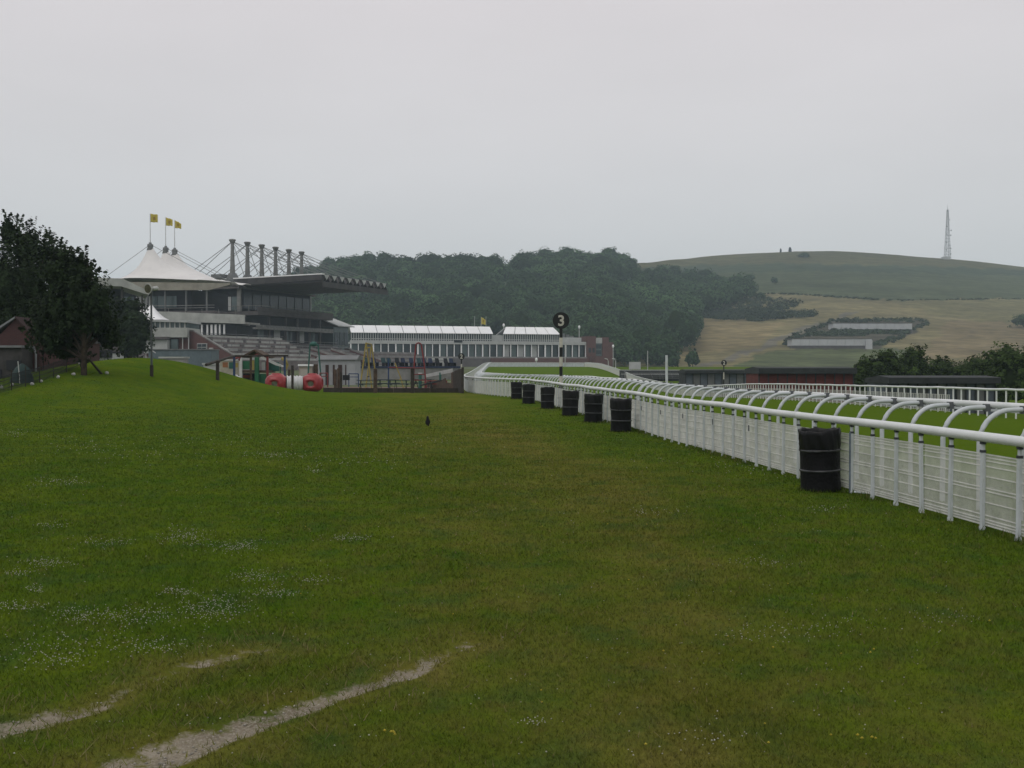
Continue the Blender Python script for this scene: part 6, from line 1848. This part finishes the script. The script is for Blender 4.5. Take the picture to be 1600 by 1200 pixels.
t = thing('green_sheet', 'teal tarpaulin heap in front of the dark window of the brick house', 'tarpaulin', g)
MB().lathe([(.40, -.05), (.36, .25), (.24, .55), (.06, .70), (.01, .72)], g, 14, lambda th, z: 1 + .12 * math.sin(4 * th + 3 * z) + .06 * math.sin(9 * th)).build('sheet', mat('tarp_teal', (.014, .036, .033), .6, .2, 3), t)
MB().tube([g + Vector((.15, -.5, -.05)), g + Vector((.05, -.45, .8))], .018, 6).build('stick', M_PANEL, t)
# leaning stake by the evergreen trunk
b = gp(160, 584); a = P(138, 560, gp(131, 586).y - .15); b.z -= .06
tag(rehome(MB().tube([a, b], .045, 7, .055).build('leaning_stake', M_TIM)), 'dark wooden stake leaning against the evergreen trunk on the bank', 'stake')

# horn loudspeaker on a pole
b = gp(237, 588); D = b.y
lsp = thing('loudspeaker_pole', 'pale horn loudspeaker on a slim grey pole on top of the grass bank', 'loudspeaker', b)
top = P(236, 452, D); top = Vector((b.x, D, top.z))
MB().tube([b + Vector((0, 0, -.1)), top + Vector((0, 0, .05))], .05, 10, .042).build('pole', mat('pole_grey', (.10, .11, .115), .6, .2), lsp)
MB().tube([b + Vector((0, 0, -.02)), b + Vector((0, 0, .5))], .08, 10).build('pole_base', M_TIM, lsp)
M_HORN = mat('horn_cream', (.40, .41, .36), .5, .12, 4)
dirv = Vector((-.42, -.88, -.06)).normalized()
mouth = top + dirv * .20 + Vector((0, 0, .02)); back = top - dirv * .22 + Vector((0.02, 0, .05))
hn = MB(); hn.tube([mouth, mouth - dirv * .05, mouth - dirv * .16, mouth - dirv * .30], [.225, .19, .11, .06], 20).build('horn', M_HORN, lsp)
MB().tube([mouth + dirv * .004, mouth + dirv * .012], .185, 20).build('horn_shade_disc', mat('horn_shade', (.10, .10, .06), .7, .3, 8), lsp, 'dark disc standing in for the shaded hollow of the horn')  # flat disc over the mouth, hollow's shade put into its colour
ring = []
ax = dirv.cross(Vector((0, 0, 1))).normalized(); ay = dirv.cross(ax)
MB().tube([mouth + ax * .225 * math.cos(q) + ay * .225 * math.sin(q) for q in np.linspace(0, 2 * math.pi, 25)], .018, 6).build('horn_rim', M_PANEL, lsp)
MB().tube([mouth - dirv * .28, back - dirv * .10], .095, 14).build('driver', M_PANEL, lsp)
MB().tube([back - dirv * .10, back - dirv * .16], .05, 10).build('driver_cap', M_PANEL, lsp)
MB().box(top.x - .04, top.x + .04, D - .05, D + .05, top.z - .14, top.z - .02).build('bracket', M_STEEL, lsp)

# crow on the grass, seen from behind, head up
g = gp(668.5, 666); s = 1.0
M_CROW = mat('crow_black', (.005, .005, .006), .6, .3, 20, spec=.1); M_CROW2 = mat('crow_grey', (.035, .037, .042), .7, .25, 25)
br = MB()
def cp(x, y, zz): return g + Vector((x, y, zz))
spine = [cp(.02, -.12, .030), cp(.015, -.09, .065), cp(.01, -.05, .11), cp(0, -.01, .155), cp(-.004, .012, .20), cp(-.006, .022, .238), cp(-.008, .028, .262), cp(-.012, .055, .275), cp(-.016, .085, .268), cp(-.02, .120, .258)]
rad_ = [.020, .030, .044, .052, .044, .036, .032, .030, .013, .003]
br.tube(spine, rad_, 14)
for sx in (-1, 1):
    br.tube([cp(sx * .035, .02, .19), cp(sx * .050, -.02, .14), cp(sx * .042, -.07, .085), cp(sx * .02, -.11, .045)], [.012, .026, .022, .005], 8)
    br.tube([cp(sx * .028, .0, .10), cp(sx * .030, .012, .05), cp(sx * .030, .0, .004)], [.016, .007, .006], 6)
    for a_ in (-.5, 0, .5): br.tube([cp(sx * .030, .0, .006), cp(sx * .030 + .03 * math.sin(a_), .035 * math.cos(a_), .004)], .004, 5)
    br.tube([cp(sx * .030, .0, .006), cp(sx * .030, -.02, .004)], .004, 5)
tag(rehome(br.build('crow', M_CROW)), 'black crow standing alone on the mown grass left of centre', 'bird')

# ================================================================== HAZE
ho = MB().box(-2700, 2700, -2700, 2700, -2.7, 140).build('haze', None)
ho['kind'] = 'stuff'; ho['label'] = 'thin grey summer haze'; ho['category'] = 'haze'
mh = bpy.data.materials.new('haze_air'); mh.use_nodes = True
th_ = mh.node_tree; th_.nodes.clear()
oo = th_.nodes.new('ShaderNodeOutputMaterial'); pvn = th_.nodes.new('ShaderNodeVolumePrincipled')
pvn.inputs['Color'].default_value = (0.68, 0.83, 0.95, 1); pvn.inputs['Density'].default_value = 0.00034; pvn.inputs['Anisotropy'].default_value = 0.1
th_.links.new(pvn.outputs[0], oo.inputs['Volume'])
ho.data.materials.append(mh)
bpy.context.view_layer.update()
